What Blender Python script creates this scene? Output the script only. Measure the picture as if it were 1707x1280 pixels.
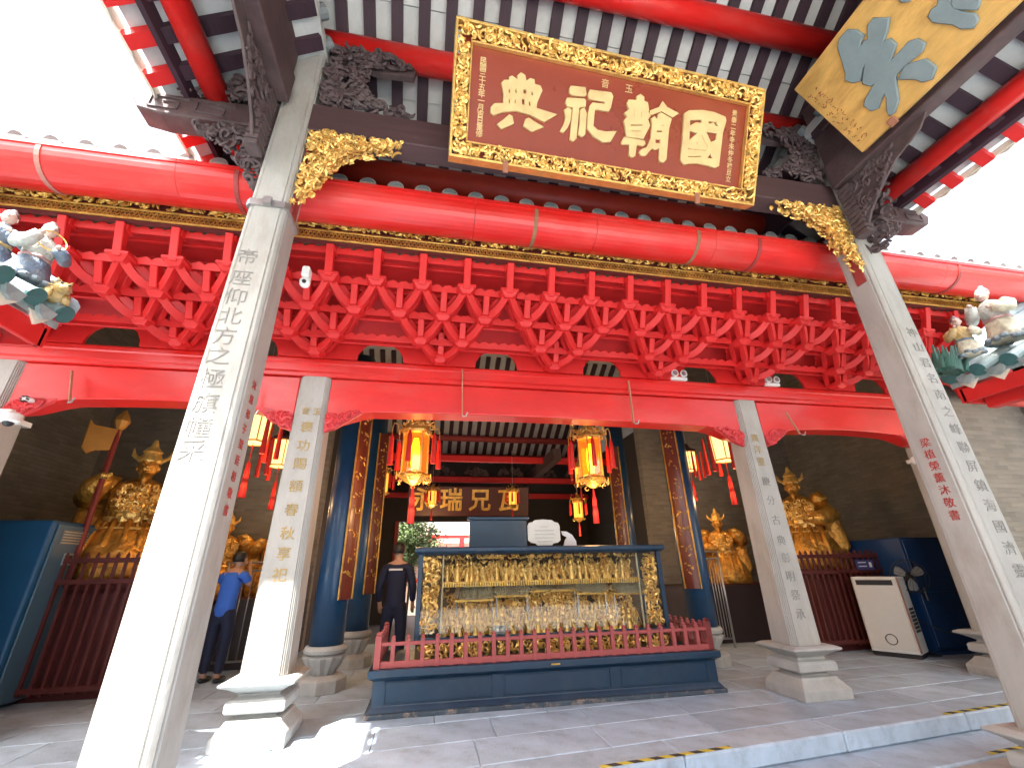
import bpy, math, random, json
from math import sin, cos, pi, radians, sqrt, atan2
from mathutils import Vector, Matrix, Euler
R = random.Random(7)
SC = bpy.context.scene
COL = SC.collection
for _o in list(bpy.data.objects): bpy.data.objects.remove(_o)

# ------------------------------------------------------------------ camera, sky, sun, exposure
cd = bpy.data.cameras.new('camera'); cam = bpy.data.objects.new('camera', cd); COL.objects.link(cam)
cd.sensor_width = 36; cd.lens = 715.0/1707*36; cd.clip_start = 0.05; cd.clip_end = 600
_M = [[0.98288, -0.183297, -0.018702], [0.055596, 0.39182, -0.91836], [0.175661, 0.901598, 0.395303]]
_r, _d, _f = [Vector(v) for v in _M]
cam.matrix_world = Matrix(((_r.x, -_d.x, -_f.x, 0), (_r.y, -_d.y, -_f.y, 0), (_r.z, -_d.z, -_f.z, 1.35), (0, 0, 0, 1)))
SC.camera = cam
SUN = Vector((-.404, -.475, 1)).normalized()
w = bpy.data.worlds.new('World'); SC.world = w; w.use_nodes = True
nt = w.node_tree; nt.nodes.clear()
wo = nt.nodes.new('ShaderNodeOutputWorld'); bg = nt.nodes.new('ShaderNodeBackground'); sk = nt.nodes.new('ShaderNodeTexSky')
sk.sky_type = 'NISHITA'; sk.sun_disc = False; sk.sun_elevation = math.asin(SUN.z); sk.sun_rotation = atan2(SUN.x, SUN.y) % (2*pi)
sk.dust_density = 6.0; sk.air_density = 1.0; sk.ozone_density = 0.6
bg.inputs[1].default_value = 0.15
hz = nt.nodes.new('ShaderNodeHueSaturation'); hz.inputs['Saturation'].default_value = .45; nt.links.new(sk.outputs[0], hz.inputs['Color']); nt.links.new(hz.outputs[0], bg.inputs[0]); nt.links.new(bg.outputs[0], wo.inputs[0])
sl = bpy.data.lights.new('sun', 'SUN'); so = bpy.data.objects.new('sun', sl); COL.objects.link(so)
sl.energy = 4.1; sl.angle = radians(0.53); sl.color = (1, .97, .92)
so.rotation_euler = SUN.to_track_quat('Z', 'Y').to_euler(); so.location = (0, 0, 30)
SC.view_settings.view_transform = 'Standard'; SC.view_settings.look = 'None'; SC.view_settings.gamma = 1
SC.view_settings.use_curve_mapping = False; SC.view_settings.exposure = 2.55
SC.render.engine = 'CYCLES'; SC.cycles.max_bounces = 10; SC.cycles.diffuse_bounces = 6; SC.cycles.glossy_bounces = 4
SC.cycles.transparent_max_bounces = 12; SC.cycles.use_denoising = True

# ------------------------------------------------------------------ materials
MATS = {}
def mat(name, col, rough=.6, metal=0, var=.12, scale=6, bump=.1, bscale=40, emit=None, estr=0, dirt=None, dscale=2.5, damt=.4, stretch=(1, 1, 1), spec=.5, rnd=0, coat=0, bdist=.01):
    if name in MATS: return MATS[name]
    m = bpy.data.materials.new(name); m.use_nodes = True; n = m.node_tree.nodes; l = m.node_tree.links
    b = n['Principled BSDF']; tc = n.new('ShaderNodeTexCoord'); mp = n.new('ShaderNodeMapping'); mp.inputs['Scale'].default_value = stretch
    l.new(tc.outputs['Object'], mp.inputs[0])
    nz = n.new('ShaderNodeTexNoise'); nz.inputs['Scale'].default_value = scale; nz.inputs['Detail'].default_value = 6; nz.inputs['Roughness'].default_value = .65
    l.new(mp.outputs[0], nz.inputs[0])
    mr = n.new('ShaderNodeMapRange'); mr.inputs[1].default_value = .3; mr.inputs[2].default_value = .7; mr.inputs[3].default_value = 1-var; mr.inputs[4].default_value = 1+var
    l.new(nz.outputs[0], mr.inputs[0])
    hs = n.new('ShaderNodeHueSaturation'); hs.inputs['Color'].default_value = (*col, 1); l.new(mr.outputs[0], hs.inputs['Value'])
    out = hs.outputs[0]
    if rnd:
        oi = n.new('ShaderNodeObjectInfo'); m2 = n.new('ShaderNodeMapRange'); m2.inputs[3].default_value = 1-rnd; m2.inputs[4].default_value = 1+rnd
        l.new(oi.outputs['Random'], m2.inputs[0]); h2 = n.new('ShaderNodeHueSaturation'); l.new(out, h2.inputs['Color']); l.new(m2.outputs[0], h2.inputs['Value']); out = h2.outputs[0]
    if dirt:
        n2 = n.new('ShaderNodeTexNoise'); n2.inputs['Scale'].default_value = dscale; n2.inputs['Detail'].default_value = 8; n2.inputs['Roughness'].default_value = .7
        l.new(mp.outputs[0], n2.inputs[0]); r2 = n.new('ShaderNodeMapRange'); r2.inputs[1].default_value = .5; r2.inputs[2].default_value = .72; r2.inputs[4].default_value = damt
        l.new(n2.outputs[0], r2.inputs[0]); mx = n.new('ShaderNodeMix'); mx.data_type = 'RGBA'; l.new(r2.outputs[0], mx.inputs[0]); l.new(out, mx.inputs[6]); mx.inputs[7].default_value = (*dirt, 1); out = mx.outputs[2]
    l.new(out, b.inputs['Base Color'])
    b.inputs['Metallic'].default_value = metal; b.inputs['Specular IOR Level'].default_value = spec
    if coat: b.inputs['Coat Weight'].default_value = coat; b.inputs['Coat Roughness'].default_value = .15
    rr = n.new('ShaderNodeMapRange'); rr.inputs[3].default_value = max(.03, rough-.12); rr.inputs[4].default_value = min(1, rough+.12); l.new(nz.outputs[0], rr.inputs[0]); l.new(rr.outputs[0], b.inputs['Roughness'])
    if bump:
        n3 = n.new('ShaderNodeTexNoise'); n3.inputs['Scale'].default_value = bscale; n3.inputs['Detail'].default_value = 4; l.new(mp.outputs[0], n3.inputs[0])
        bp = n.new('ShaderNodeBump'); bp.inputs['Strength'].default_value = bump; bp.inputs['Distance'].default_value = bdist; l.new(n3.outputs[0], bp.inputs['Height']); l.new(bp.outputs[0], b.inputs['Normal'])
    if emit: b.inputs['Emission Color'].default_value = (*emit, 1); b.inputs['Emission Strength'].default_value = estr
    MATS[name] = m; return m
STONE = mat('grey_granite', (.40, .385, .35), .7, scale=3, var=.16, bump=.25, bscale=60, dirt=(.25, .20, .14), dscale=1.8, damt=.8, stretch=(1, 1, .35))
STONE2 = mat('base_granite', (.40, .395, .37), .75, scale=4, var=.15, bump=.3, dirt=(.2, .18, .15), damt=.5)
PAVE = mat('paving_granite', (.41, .505, .60), .5, scale=2.2, var=.22, bump=.3, bscale=50, dirt=(.11, .11, .11), dscale=3, damt=.5, rnd=.14)
JOINT = mat('pale_mortar', (.42, .42, .40), .9)
RED = mat('red_lacquer', (.66, .017, .014), .38, var=.14, scale=3, bump=.12, dirt=(.62, .10, .08), dscale=2.5, damt=.55, coat=.15, stretch=(.35, 1, 1))
REDM = mat('matt_red_paint', (.64, .015, .014), .55, var=.14, scale=5, bump=.12, dirt=(.40, .01, .012), damt=.5)
DRED = mat('dull_red_paint', (.30, .04, .035), .6, var=.2)
BOARD = mat('red_brown_lacquer', (.27, .045, .022), .3, var=.12, scale=2, coat=.3)
COUP = mat('dark_couplet_lacquer', (.13, .028, .018), .35, var=.2, scale=4, coat=.2)
RAFT = mat('dark_rafter_wood', (.038, .015, .024), .7, var=.3, scale=10, stretch=(3, .4, 3), rnd=.15)
DWOOD = mat('weathered_dark_wood', (.075, .042, .042), .7, var=.35, scale=7, bump=.4, bscale=30, dirt=(.11, .085, .075), damt=.6)
CARVEW = mat('carved_dark_wood', (.085, .055, .055), .75, var=.35, scale=9, dirt=(.14, .11, .10), damt=.5)
TILEW = mat('whitewashed_tile', (.50, .50, .475), .85, var=.1, scale=5, bump=.2, dirt=(.36, .35, .32), dscale=3, damt=.55, rnd=.06)
GOLD = mat('bright_gilding', (.86, .55, .16), .34, metal=.55, var=.2, scale=14, bump=.3, bscale=70, dirt=(.35, .14, .03), dscale=8, damt=.5)
GOLD2 = mat('aged_gilding', (.62, .36, .08), .4, metal=.6, var=.3, scale=8, bump=.2, dirt=(.2, .07, .02), dscale=5, damt=.6)
GLEAF = mat('gold_leaf_board', (.70, .41, .12), .38, metal=.35, var=.22, scale=5, bump=.35, bscale=9, dirt=(.42, .2, .05), dscale=4, damt=.7, stretch=(1, .5, 1.6))
CHARG = mat('pale_gold_paint', (.72, .52, .24), .5, metal=.15, var=.1, dirt=(.42, .27, .10), damt=.6)
SLATE = mat('grey_blue_paint', (.19, .24, .25), .6, var=.12, dirt=(.13, .15, .15))
BLUE = mat('blue_lacquer', (.010, .055, .13), .35, var=.2, scale=3, dirt=(.02, .04, .06), coat=.25)
BLUEC = mat('dark_blue_cabinet_paint', (.007, .030, .062), .4, var=.15, scale=3, dirt=(.06, .07, .08), dscale=5, damt=.35)
PEEL = mat('peeling_blue_paint', (.05, .07, .09), .8, var=.3, dirt=(.42, .30, .22), dscale=9, damt=1.0, bump=.5)
RAILR = mat('faded_red_rail', (.35, .07, .065), .6, var=.15, dirt=(.22, .06, .05))
BRICK = None
CREAM = mat('cream_plaster', (.70, .62, .50), .8, var=.1)
WHITE = mat('white_plastic', (.78, .78, .75), .4, var=.03, bump=0)
BLACK = mat('black_plastic', (.015, .015, .017), .45, var=.1, bump=0)
STEEL = mat('dull_steel', (.45, .45, .44), .35, metal=.8, var=.1, bump=0)
TILEG = mat('grey_roof_tile', (.17, .19, .19), .7, var=.25, rnd=.2, dirt=(.10, .11, .10))
TILET = mat('teal_glazed_tile', (.24, .31, .31), .35, var=.25, rnd=.25, dirt=(.40, .43, .40), damt=.6)
TILEE = mat('teal_tile_end', (.04, .12, .12), .3, var=.2)
MARK = mat('engraved_dark', (.26, .25, .225), .8, var=.2, bump=0)
MARKR = mat('red_ink_paint', (.42, .05, .04), .7, var=.2, bump=0)
MARKG = mat('gold_ink_paint', (.40, .27, .08), .6, var=.2, bump=0)
SKIN = mat('skin', (.42, .23, .15), .5, var=.06, bump=0)
HAIR = mat('black_hair', (.012, .010, .009), .6, var=.2)
SHIRTB = mat('bright_blue_cloth', (.03, .12, .50), .8, var=.1, bump=.2, bscale=200)
NAVY = mat('navy_uniform', (.006, .010, .035), .8, var=.2)
SHORTS = mat('dark_cloth', (.03, .03, .04), .9)
TASS = mat('red_silk_tassel', (.62, .02, .015), .6, var=.15)
def brickmat(name='grey_brick', k=1.0):
    m = bpy.data.materials.new(name); m.use_nodes = True; n = m.node_tree.nodes; l = m.node_tree.links; b = n['Principled BSDF']
    tc = n.new('ShaderNodeTexCoord'); sx = n.new('ShaderNodeSeparateXYZ'); l.new(tc.outputs['Object'], sx.inputs[0])
    ad = n.new('ShaderNodeMath'); l.new(sx.outputs[0], ad.inputs[0]); l.new(sx.outputs[1], ad.inputs[1]); cb = n.new('ShaderNodeCombineXYZ'); l.new(ad.outputs[0], cb.inputs[0]); l.new(sx.outputs[2], cb.inputs[1])
    bt = n.new('ShaderNodeTexBrick'); l.new(cb.outputs[0], bt.inputs[0]); bt.inputs['Scale'].default_value = 1; bt.inputs['Brick Width'].default_value = .27; bt.inputs['Row Height'].default_value = .068
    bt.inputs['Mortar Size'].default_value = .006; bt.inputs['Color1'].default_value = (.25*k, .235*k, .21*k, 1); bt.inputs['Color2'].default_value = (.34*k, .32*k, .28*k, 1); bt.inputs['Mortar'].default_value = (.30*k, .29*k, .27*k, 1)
    nz = n.new('ShaderNodeTexNoise'); nz.inputs['Scale'].default_value = 2; nz.inputs['Detail'].default_value = 7; l.new(tc.outputs['Object'], nz.inputs[0])
    mx = n.new('ShaderNodeMix'); mx.data_type = 'RGBA'; mx.blend_type = 'MULTIPLY'; mx.inputs[0].default_value = .45; l.new(bt.outputs[0], mx.inputs[6]); l.new(nz.outputs[0], mx.inputs[7]); l.new(mx.outputs[2], b.inputs['Base Color'])
    bp = n.new('ShaderNodeBump'); bp.inputs['Distance'].default_value = .008; bp.invert = True; l.new(bt.outputs[1], bp.inputs['Height']); l.new(bp.outputs[0], b.inputs['Normal']); b.inputs['Roughness'].default_value = .9
    return m
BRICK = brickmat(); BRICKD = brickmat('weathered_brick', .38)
def stripemat():
    m = bpy.data.materials.new('hazard_tape'); m.use_nodes = True; n = m.node_tree.nodes; l = m.node_tree.links; b = n['Principled BSDF']
    tc = n.new('ShaderNodeTexCoord'); wv = n.new('ShaderNodeTexWave'); wv.bands_direction = 'DIAGONAL'; wv.inputs['Scale'].default_value = 3.2; l.new(tc.outputs['Object'], wv.inputs[0])
    cr = n.new('ShaderNodeValToRGB'); cr.color_ramp.interpolation = 'CONSTANT'; cr.color_ramp.elements[0].color = (.03, .03, .03, 1); cr.color_ramp.elements[1].position = .5; cr.color_ramp.elements[1].color = (.62, .50, .06, 1)
    l.new(wv.outputs[0], cr.inputs[0]); l.new(cr.outputs[0], b.inputs['Base Color']); b.inputs['Roughness'].default_value = .6
    return m
TAPE = stripemat()
def glassmat(name, tint, refl):
    m = bpy.data.materials.new(name); m.use_nodes = True; n = m.node_tree.nodes; l = m.node_tree.links; n.clear()
    o = n.new('ShaderNodeOutputMaterial'); t = n.new('ShaderNodeBsdfTransparent'); t.inputs[0].default_value = (*tint, 1); g = n.new('ShaderNodeBsdfGlossy'); g.inputs['Roughness'].default_value = .03
    fr = n.new('ShaderNodeFresnel'); fr.inputs[0].default_value = 1.5; ad = n.new('ShaderNodeMath'); ad.operation = 'MULTIPLY'; ad.inputs[1].default_value = refl; l.new(fr.outputs[0], ad.inputs[0]); mx = n.new('ShaderNodeMixShader')
    l.new(ad.outputs[0], mx.inputs[0]); l.new(t.outputs[0], mx.inputs[1]); l.new(g.outputs[0], mx.inputs[2]); l.new(mx.outputs[0], o.inputs[0]); return m
GLASS = glassmat('case_glass', (.97, .98, .97), .6)
def emat(name, c, s):
    m = bpy.data.materials.new(name); m.use_nodes = True; b = m.node_tree.nodes['Principled BSDF']; b.inputs['Base Color'].default_value = (*c, 1)
    n = m.node_tree.nodes; l = m.node_tree.links; tc = n.new('ShaderNodeTexCoord'); gr = n.new('ShaderNodeTexGradient'); gr.gradient_type = 'SPHERICAL'
    b.inputs['Emission Color'].default_value = (*c, 1); b.inputs['Emission Strength'].default_value = s; return m
AMBER = emat('lit_amber_glass', (1, .42, .05), .3)
AMBERH = emat('lit_bulb', (1, .60, .12), 3)
PALEL = emat('lit_cream_glass', (1, .60, .20), .42)

# ------------------------------------------------------------------ geometry helpers
class MB:
    def __init__(s): s.v = []; s.f = []
    def add(s, vs, fs):
        k = len(s.v); s.v += [tuple(v) for v in vs]; s.f += [tuple(i+k for i in f) for f in fs]; return s
    def box(s, x0, x1, y0, y1, z0, z1):
        return s.add([(x0,y0,z0),(x1,y0,z0),(x1,y1,z0),(x0,y1,z0),(x0,y0,z1),(x1,y0,z1),(x1,y1,z1),(x0,y1,z1)],
              [(0,3,2,1),(4,5,6,7),(0,1,5,4),(1,2,6,5),(2,3,7,6),(3,0,4,7)])
    def bar(s, a, b, w, h, up=(0, 0, 1)):
        a = Vector(a); b = Vector(b); d = (b-a).normalized(); u = Vector(up); x = d.cross(u)
        if x.length < 1e-4: x = d.cross(Vector((0, 1, 0)))
        x.normalize(); u = x.cross(d)
        vs = [p+x*i*w/2+u*j*h/2 for p in (a, b) for i, j in ((-1,-1),(1,-1),(1,1),(-1,1))]
        return s.add(vs, [(3,2,1,0),(4,5,6,7),(0,1,5,4),(1,2,6,5),(2,3,7,6),(3,0,4,7)])
    def ring_loft(s, rings, cap=True):
        n = len(rings[0]); k = len(s.v)
        for r in rings: s.v += [tuple(p) for p in r]
        for i in range(len(rings)-1):
            for j in range(n):
                a = k+i*n+j; b = k+i*n+(j+1) % n; s.f.append((a, b, b+n, a+n))
        if cap: s.f.append(tuple(k+j for j in range(n))[::-1]); s.f.append(tuple(k+(len(rings)-1)*n+j for j in range(n)))
        return s
    def tube(s, pts, r, n=8, cap=True):
        pts = [Vector(p) for p in pts]; rs = r if isinstance(r, (list, tuple)) else [r]*len(pts); rings = []; x = None
        for i, p in enumerate(pts):
            d = (pts[min(i+1, len(pts)-1)]-pts[max(i-1, 0)])
            if d.length < 1e-9: d = Vector((0, 0, 1))
            d.normalize()
            if x is None: x = d.cross(Vector((0, 0, 1))); x = d.cross(Vector((0, 1, 0))) if x.length < .1 else x
            x = (x-d*x.dot(d)).normalized(); y = d.cross(x)
            rings.append([p+(x*cos(2*pi*j/n)+y*sin(2*pi*j/n))*rs[i] for j in range(n)])
        return s.ring_loft(rings, cap)
    def lathe(s, prof, n, c=(0, 0, 0), flute=0):
        return s.ring_loft([[(c[0]+r*cos(2*pi*j/n)*(1-flute*(j % 2)), c[1]+r*sin(2*pi*j/n)*(1-flute*(j % 2)), c[2]+z) for j in range(n)] for r, z in prof])
    def sq(s, prof, c=(0, 0, 0), sect=None):
        sect = sect or [(-1,-1),(1,-1),(1,1),(-1,1)]
        return s.ring_loft([[(c[0]+x*h, c[1]+y*h, c[2]+z) for x, y in sect] for h, z in prof])
    def prism(s, poly, O, eu, ev, en, d0, d1):
        O = Vector(O); eu = Vector(eu); ev = Vector(ev); en = Vector(en)
        return s.ring_loft([[O+eu*u+ev*v+en*d for u, v in poly] for d in (d0, d1)])
    def ell(s, c, rx, ry, rz, n=10, m=6):
        k = len(s.v); rings = []
        for i in range(1, m):
            a = pi*i/m; rings.append([(c[0]+rx*sin(a)*cos(2*pi*j/n), c[1]+ry*sin(a)*sin(2*pi*j/n), c[2]-rz*cos(a)) for j in range(n)])
        return s.ring_loft(rings)
    def build(s, name, m, parent=None, smooth=False, bevel=0, local=False, seg=1):
        me = bpy.data.meshes.new(name); vs = s.v
        if parent is not None and not local:
            px, py, pz = parent.location if parent.parent is None else parent.location+parent.parent.location
            vs = [(a-px, b-py, c-pz) for a, b, c in vs]
        me.from_pydata(vs, [], s.f); me.materials.append(m)
        if smooth: me.polygons.foreach_set('use_smooth', [True]*len(me.polygons))
        o = bpy.data.objects.new(name, me); COL.objects.link(o)
        if parent is not None: o.parent = parent
        if bevel:
            b = o.modifiers.new('bevel', 'BEVEL'); b.width = bevel; b.segments = seg; b.limit_method = 'ANGLE'; b.angle_limit = radians(35)
        return o
def tag(o, label=None, cat=None, group=None, kind=None):
    if label: o['label'] = label
    if cat: o['category'] = cat
    if group: o['group'] = group
    if kind: o['kind'] = kind
    return o
def thing(name, loc, label, cat, group=None):
    o = bpy.data.objects.new(name, None); o.empty_display_size = .1; COL.objects.link(o); o.location = loc; return tag(o, label, cat, group)
def inst(mesh_obj, name, parent, loc, rot=(0, 0, 0), sc=(1, 1, 1), m=None):      # another part sharing mesh data, loc in parent space
    o = bpy.data.objects.new(name, mesh_obj.data); COL.objects.link(o); o.parent = parent; o.location = loc; o.rotation_euler = rot; o.scale = sc
    for md in mesh_obj.modifiers:
        if md.type == 'BEVEL':
            b = o.modifiers.new('bevel', 'BEVEL'); b.width = md.width; b.segments = md.segments; b.limit_method = 'ANGLE'; b.angle_limit = md.angle_limit
    return o
def copy_tree(o, parent=None):
    c = o.copy(); COL.objects.link(c); c.parent = parent
    for ch in list(o.children): copy_tree(ch, c)
    return c
def inside(poly, u, v):
    r = False; j = len(poly)-1
    for i in range(len(poly)):
        a, b = poly[i]; c, d = poly[j]
        if (b > v) != (d > v) and u < (c-a)*(v-b)/(d-b)+a: r = not r
        j = i
    return r
def carve(mb, poly, n, r, O, eu, ev, en, depth=.03, hole=None, seed=1, L=9, flowers=0, ns=4):
    """openwork of curling vines, with a few rosettes, filling the polygon (u, v) on the plane O, eu, ev"""
    rg = random.Random(seed); O = Vector(O); eu = Vector(eu); ev = Vector(ev); en = Vector(en)
    us = [p[0] for p in poly]; vs = [p[1] for p in poly]; u0, u1, v0, v1 = min(us), max(us), min(vs), max(vs)
    ok = lambda u, v: inside(poly, u, v) and not (hole and hole[0] < u < hole[1] and hole[2] < v < hole[3])
    made = 0; tries = 0
    while made < n and tries < n*12:
        tries += 1; u = rg.uniform(u0, u1); v = rg.uniform(v0, v1)
        if not ok(u, v): continue
        a = rg.uniform(0, 2*pi); k = rg.choice((-1, 1))*rg.uniform(.25, .7); step = r*rg.uniform(1.4, 2.2); pts = []; dz = rg.uniform(0, depth)
        for i in range(L):
            if not ok(u, v): break
            pts.append(O+eu*u+ev*v+en*(dz+depth*.5*sin(i*pi/L))); u += cos(a)*step; v += sin(a)*step; a += k; k *= 1.12
        if len(pts) < 4: continue
        m = len(pts); mb.tube(pts, [r*(.55+.75*sin(pi*(i+.6)/(m+.3))) for i in range(m)], ns); made += 1
    for q in range(flowers):
        for t in range(30):
            u = rg.uniform(u0, u1); v = rg.uniform(v0, v1)
            if ok(u, v): break
        c = O+eu*u+ev*v+en*(depth*1.2); R0 = r*3.2
        for p in range(6):
            a = p*pi/3; e = c+(eu*cos(a)+ev*sin(a))*R0*.6; mb.tube([c, e, c+(eu*cos(a)+ev*sin(a))*R0+en*-.3*depth], [r*.6, r*1.1, r*.3], 5)
        mb.tube([c, c+en*r*1.6], [r*1.1, r*.5], 6)
    return mb
def flatshape(name, splines, d, m, parent, frame, ext=.012, bevel=0, kind=None):
    """2-D outlines (holes allowed) given a thickness and set on a plane frame=(O, eu, ev) with ev pointing up"""
    cu = bpy.data.curves.new(name, 'CURVE'); cu.dimensions = '2D'; cu.fill_mode = 'BOTH'; cu.extrude = ext; cu.bevel_depth = bevel; cu.bevel_resolution = 0
    for sp in splines:
        s = cu.splines.new('POLY'); s.points.add(len(sp)-1); s.use_cyclic_u = True
        for i, (x, y) in enumerate(sp): s.points[i].co = (x, y, 0, 1)
    o = bpy.data.objects.new(name, cu); me = bpy.data.meshes.new_from_object(o); bpy.data.objects.remove(o)
    O, eu, ev = [Vector(q) for q in frame]; en = eu.cross(ev); P = parent.location if parent is not None else Vector((0, 0, 0))
    for v in me.vertices: c = v.co.copy(); v.co = O+eu*c.x+ev*c.y+en*(c.z+d)-P
    if not me.materials: me.materials.append(m)
    else: me.materials[0] = m
    ob = bpy.data.objects.new(name, me); COL.objects.link(ob); ob.parent = parent; return ob
def text(name, body, size, m, parent, frame, ext=.002, bold=0, shear=0, align='CENTER', vertical=0, sx=1.0):
    """characters on a plane; vertical>0: a column with that pitch"""
    O, eu, ev = [Vector(q) for q in frame]; en = eu.cross(ev); P = parent.location if parent is not None else Vector((0, 0, 0))
    V = []; Fc = []
    for i, ch in enumerate(body if vertical else [body]):
        cu = bpy.data.curves.new(name, 'FONT'); cu.body = ch; cu.size = size; cu.extrude = ext; cu.offset = bold; cu.shear = shear; cu.align_x = align; cu.align_y = 'CENTER'; cu.resolution_u = 2
        o = bpy.data.objects.new(name, cu); me = bpy.data.meshes.new_from_object(o); bpy.data.objects.remove(o); k = len(V)
        for v in me.vertices: c = v.co; V.append(tuple(O+eu*(c.x*sx)+ev*(c.y-vertical*i)+en*c.z-P))
        Fc += [tuple(j+k for j in p.vertices) for p in me.polygons]; bpy.data.meshes.remove(me)
    me = bpy.data.meshes.new(name); me.from_pydata(V, [], Fc); me.materials.append(m)
    ob = bpy.data.objects.new(name, me); COL.objects.link(ob); ob.parent = parent; return ob
def skinned(name, pts, edges, m, parent=None, sub=2, root=0):
    """one continuous surface grown round a skeleton: pts = [(x,y,z,rx[,ry])]"""
    me = bpy.data.meshes.new(name); me.from_pydata([p[:3] for p in pts], edges, []); o = bpy.data.objects.new(name, me); COL.objects.link(o)
    s = o.modifiers.new('skin', 'SKIN'); s.use_smooth_shade = True; o.modifiers.new('sub', 'SUBSURF').levels = sub
    lay = me.skin_vertices[0].data if me.skin_vertices else None
    if lay is None:
        bpy.context.view_layer.update()
        import bmesh
        bm = bmesh.new(); bm.from_mesh(me); bm.verts.layers.skin.verify(); bm.to_mesh(me); bm.free(); lay = me.skin_vertices[0].data
    for i, p in enumerate(pts): lay[i].radius = (p[3], p[4] if len(p) > 4 else p[3]); lay[i].use_root = (i == root)
    dg = bpy.context.evaluated_depsgraph_get(); m2 = bpy.data.meshes.new_from_object(o.evaluated_get(dg)); bpy.data.objects.remove(o)
    m2.materials.clear(); m2.materials.append(m); m2.polygons.foreach_set('use_smooth', [True]*len(m2.polygons)); m2.name = name
    ob = bpy.data.objects.new(name, m2); COL.objects.link(ob); ob.parent = parent; return ob
# ================================================================== SETTING
CX = 1.475
XS = [-4.44, -1.38, 4.30, 7.35]; YC = 5.08           # hall front columns
BX = [-1.38, 4.40]; BY = 3.03                         # tall pavilion columns
edgeY = lambda x: 3.80+.095*(x-1.5)
g = MB().box(-60, 60, -60, 60, -.62, -.5).build('courtyard_ground', mat('courtyard_stone', (.42, .41, .38), .8, scale=1, dirt=(.3, .3, .28))); tag(g, kind='structure')
g = MB().add([(-7, -6, -.315), (10, -6, -.315), (10, 4.3, -.315), (-7, 4.3, -.315), (-7, -6, -.5), (10, -6, -.5), (10, 4.3, -.5), (-7, 4.3, -.5)], [(0,1,2,3),(0,4,5,1),(3,2,6,7),(0,3,7,4),(1,5,6,2)]).build('pavilion_floor', JOINT); tag(g, kind='structure')
# paving of the lower level
def slab(mb_poly, z, t, name, parent, m=PAVE, bev=.006):
    n = len(mb_poly); x0, y0 = mb_poly[0]
    o = MB().add([(x-x0, y-y0, -t) for x, y in mb_poly]+[(x-x0, y-y0, 0) for x, y in mb_poly], [tuple(range(n))[::-1], tuple(range(n, 2*n))]+[(i, (i+1) % n, (i+1) % n+n, i+n) for i in range(n)]).build(name, m, None, bevel=bev)
    o.parent = parent; o.location = (x0, y0, z); o['kind'] = 'structure'; return o
y = -3.0; r = 0
while y < 3.3:
    x = -6.9+R.uniform(0, .6)
    while x < 9.6:
        wd = R.uniform(.75, 1.15)
        if y > 1.2 or True: slab([(x+.004, y+.004), (x+wd-.004, y+.004), (x+wd-.004, min(y+.5, 3.34)-.004), (x+.004, min(y+.5, 3.34)-.004)], -.30+R.uniform(-.002, .002), .05, 'paving_slab', g)
        x += wd
    y += .5 if y < 1 else .5
steps = MB().box(-6.9, 9.9, 3.42, 5.2, -.5, -.17).build('steps', JOINT); tag(steps, kind='structure')
x = -6.6
while x < 9.4:
    wd = R.uniform(1.2, 1.7)
    a, b = x+.003, x+wd-.003
    slab([(a, edgeY(a)-.42), (b, edgeY(b)-.42), (b, edgeY(b)+.05), (a, edgeY(a)+.05)], -.15, .15, 'step_slab', steps, bev=.01)
    x += wd
plat = MB().add([(-6.6, edgeY(-6.6)+.06, -.02), (9.5, edgeY(9.5)+.06, -.02), (9.5, 16.4, -.02), (-6.6, 16.4, -.02)]+[(-6.6, edgeY(-6.6)+.06, -.4), (9.5, edgeY(9.5)+.06, -.4), (9.5, 16.4, -.4), (-6.6, 16.4, -.4)], [(0,1,2,3),(0,4,5,1),(1,5,6,2),(2,6,7,3),(3,7,4,0)]).build('hall_floor', JOINT); tag(plat, kind='structure')
x = -6.6+.4
while x < 9.4:                                                     # long edge stones of the platform
    wd = R.uniform(1.3, 1.9); a, b = x+.003, min(x+wd, 9.5)-.003
    slab([(a, edgeY(a)), (b, edgeY(b)), (b, edgeY(b)+.36), (a, edgeY(a)+.36)], 0, .145, 'edge_stone', plat, bev=.014)
    x += wd
row = 0; y = None
for row in range(12):
    x = -6.6-R.uniform(0, .7)
    o0 = .366+row*.52
    while x < 9.4:
        wd = R.uniform(.8, 1.35) if row < 7 else 1.6; a, b = max(x, -6.6)+.004, min(x+wd, 9.5)-.004
        f = lambda q: (edgeY(q)*(1-min(1, row/8))+3.9*min(1, row/8)); f2 = lambda q: (edgeY(q)*(1-min(1, (row+1)/8))+3.9*min(1, (row+1)/8))
        if b-a > .1: slab([(a, f(a)+o0+.004), (b, f(b)+o0+.004), (b, f2(b)+o0+.516), (a, f2(a)+o0+.516)], R.uniform(-.0015, .0015), .05, 'paving_slab', plat, bev=.005)
        x += wd
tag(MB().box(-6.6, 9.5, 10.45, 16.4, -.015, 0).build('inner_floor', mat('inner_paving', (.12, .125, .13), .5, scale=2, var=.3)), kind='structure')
def tape(x0, x1, dy, z, label):
    o = MB().add([(x0, edgeY(x0)+dy, z), (x1, edgeY(x1)+dy, z), (x1, edgeY(x1)+dy+.045, z), (x0, edgeY(x0)+dy+.045, z), (x0, edgeY(x0)+dy, z+.003), (x1, edgeY(x1)+dy, z+.003), (x1, edgeY(x1)+dy+.045, z+.003), (x0, edgeY(x0)+dy+.045, z+.003)], [(4,5,6,7),(0,1,5,4),(1,2,6,5),(2,3,7,6),(3,0,4,7)]).build('hazard_tape', TAPE)
    tag(o, label, 'hazard tape', 'striped tapes on the step edges')
tape(1.35, 2.5, .02, .001, 'yellow and black striped tape on the platform edge in front of the blue display case')
tape(4.95, 6.0, .02, .001, 'yellow and black striped tape on the platform edge by the right tall column')
tape(4.75, 5.6, -.40, -.149, 'short striped tape on the lower step beside the right tall column')

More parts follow.
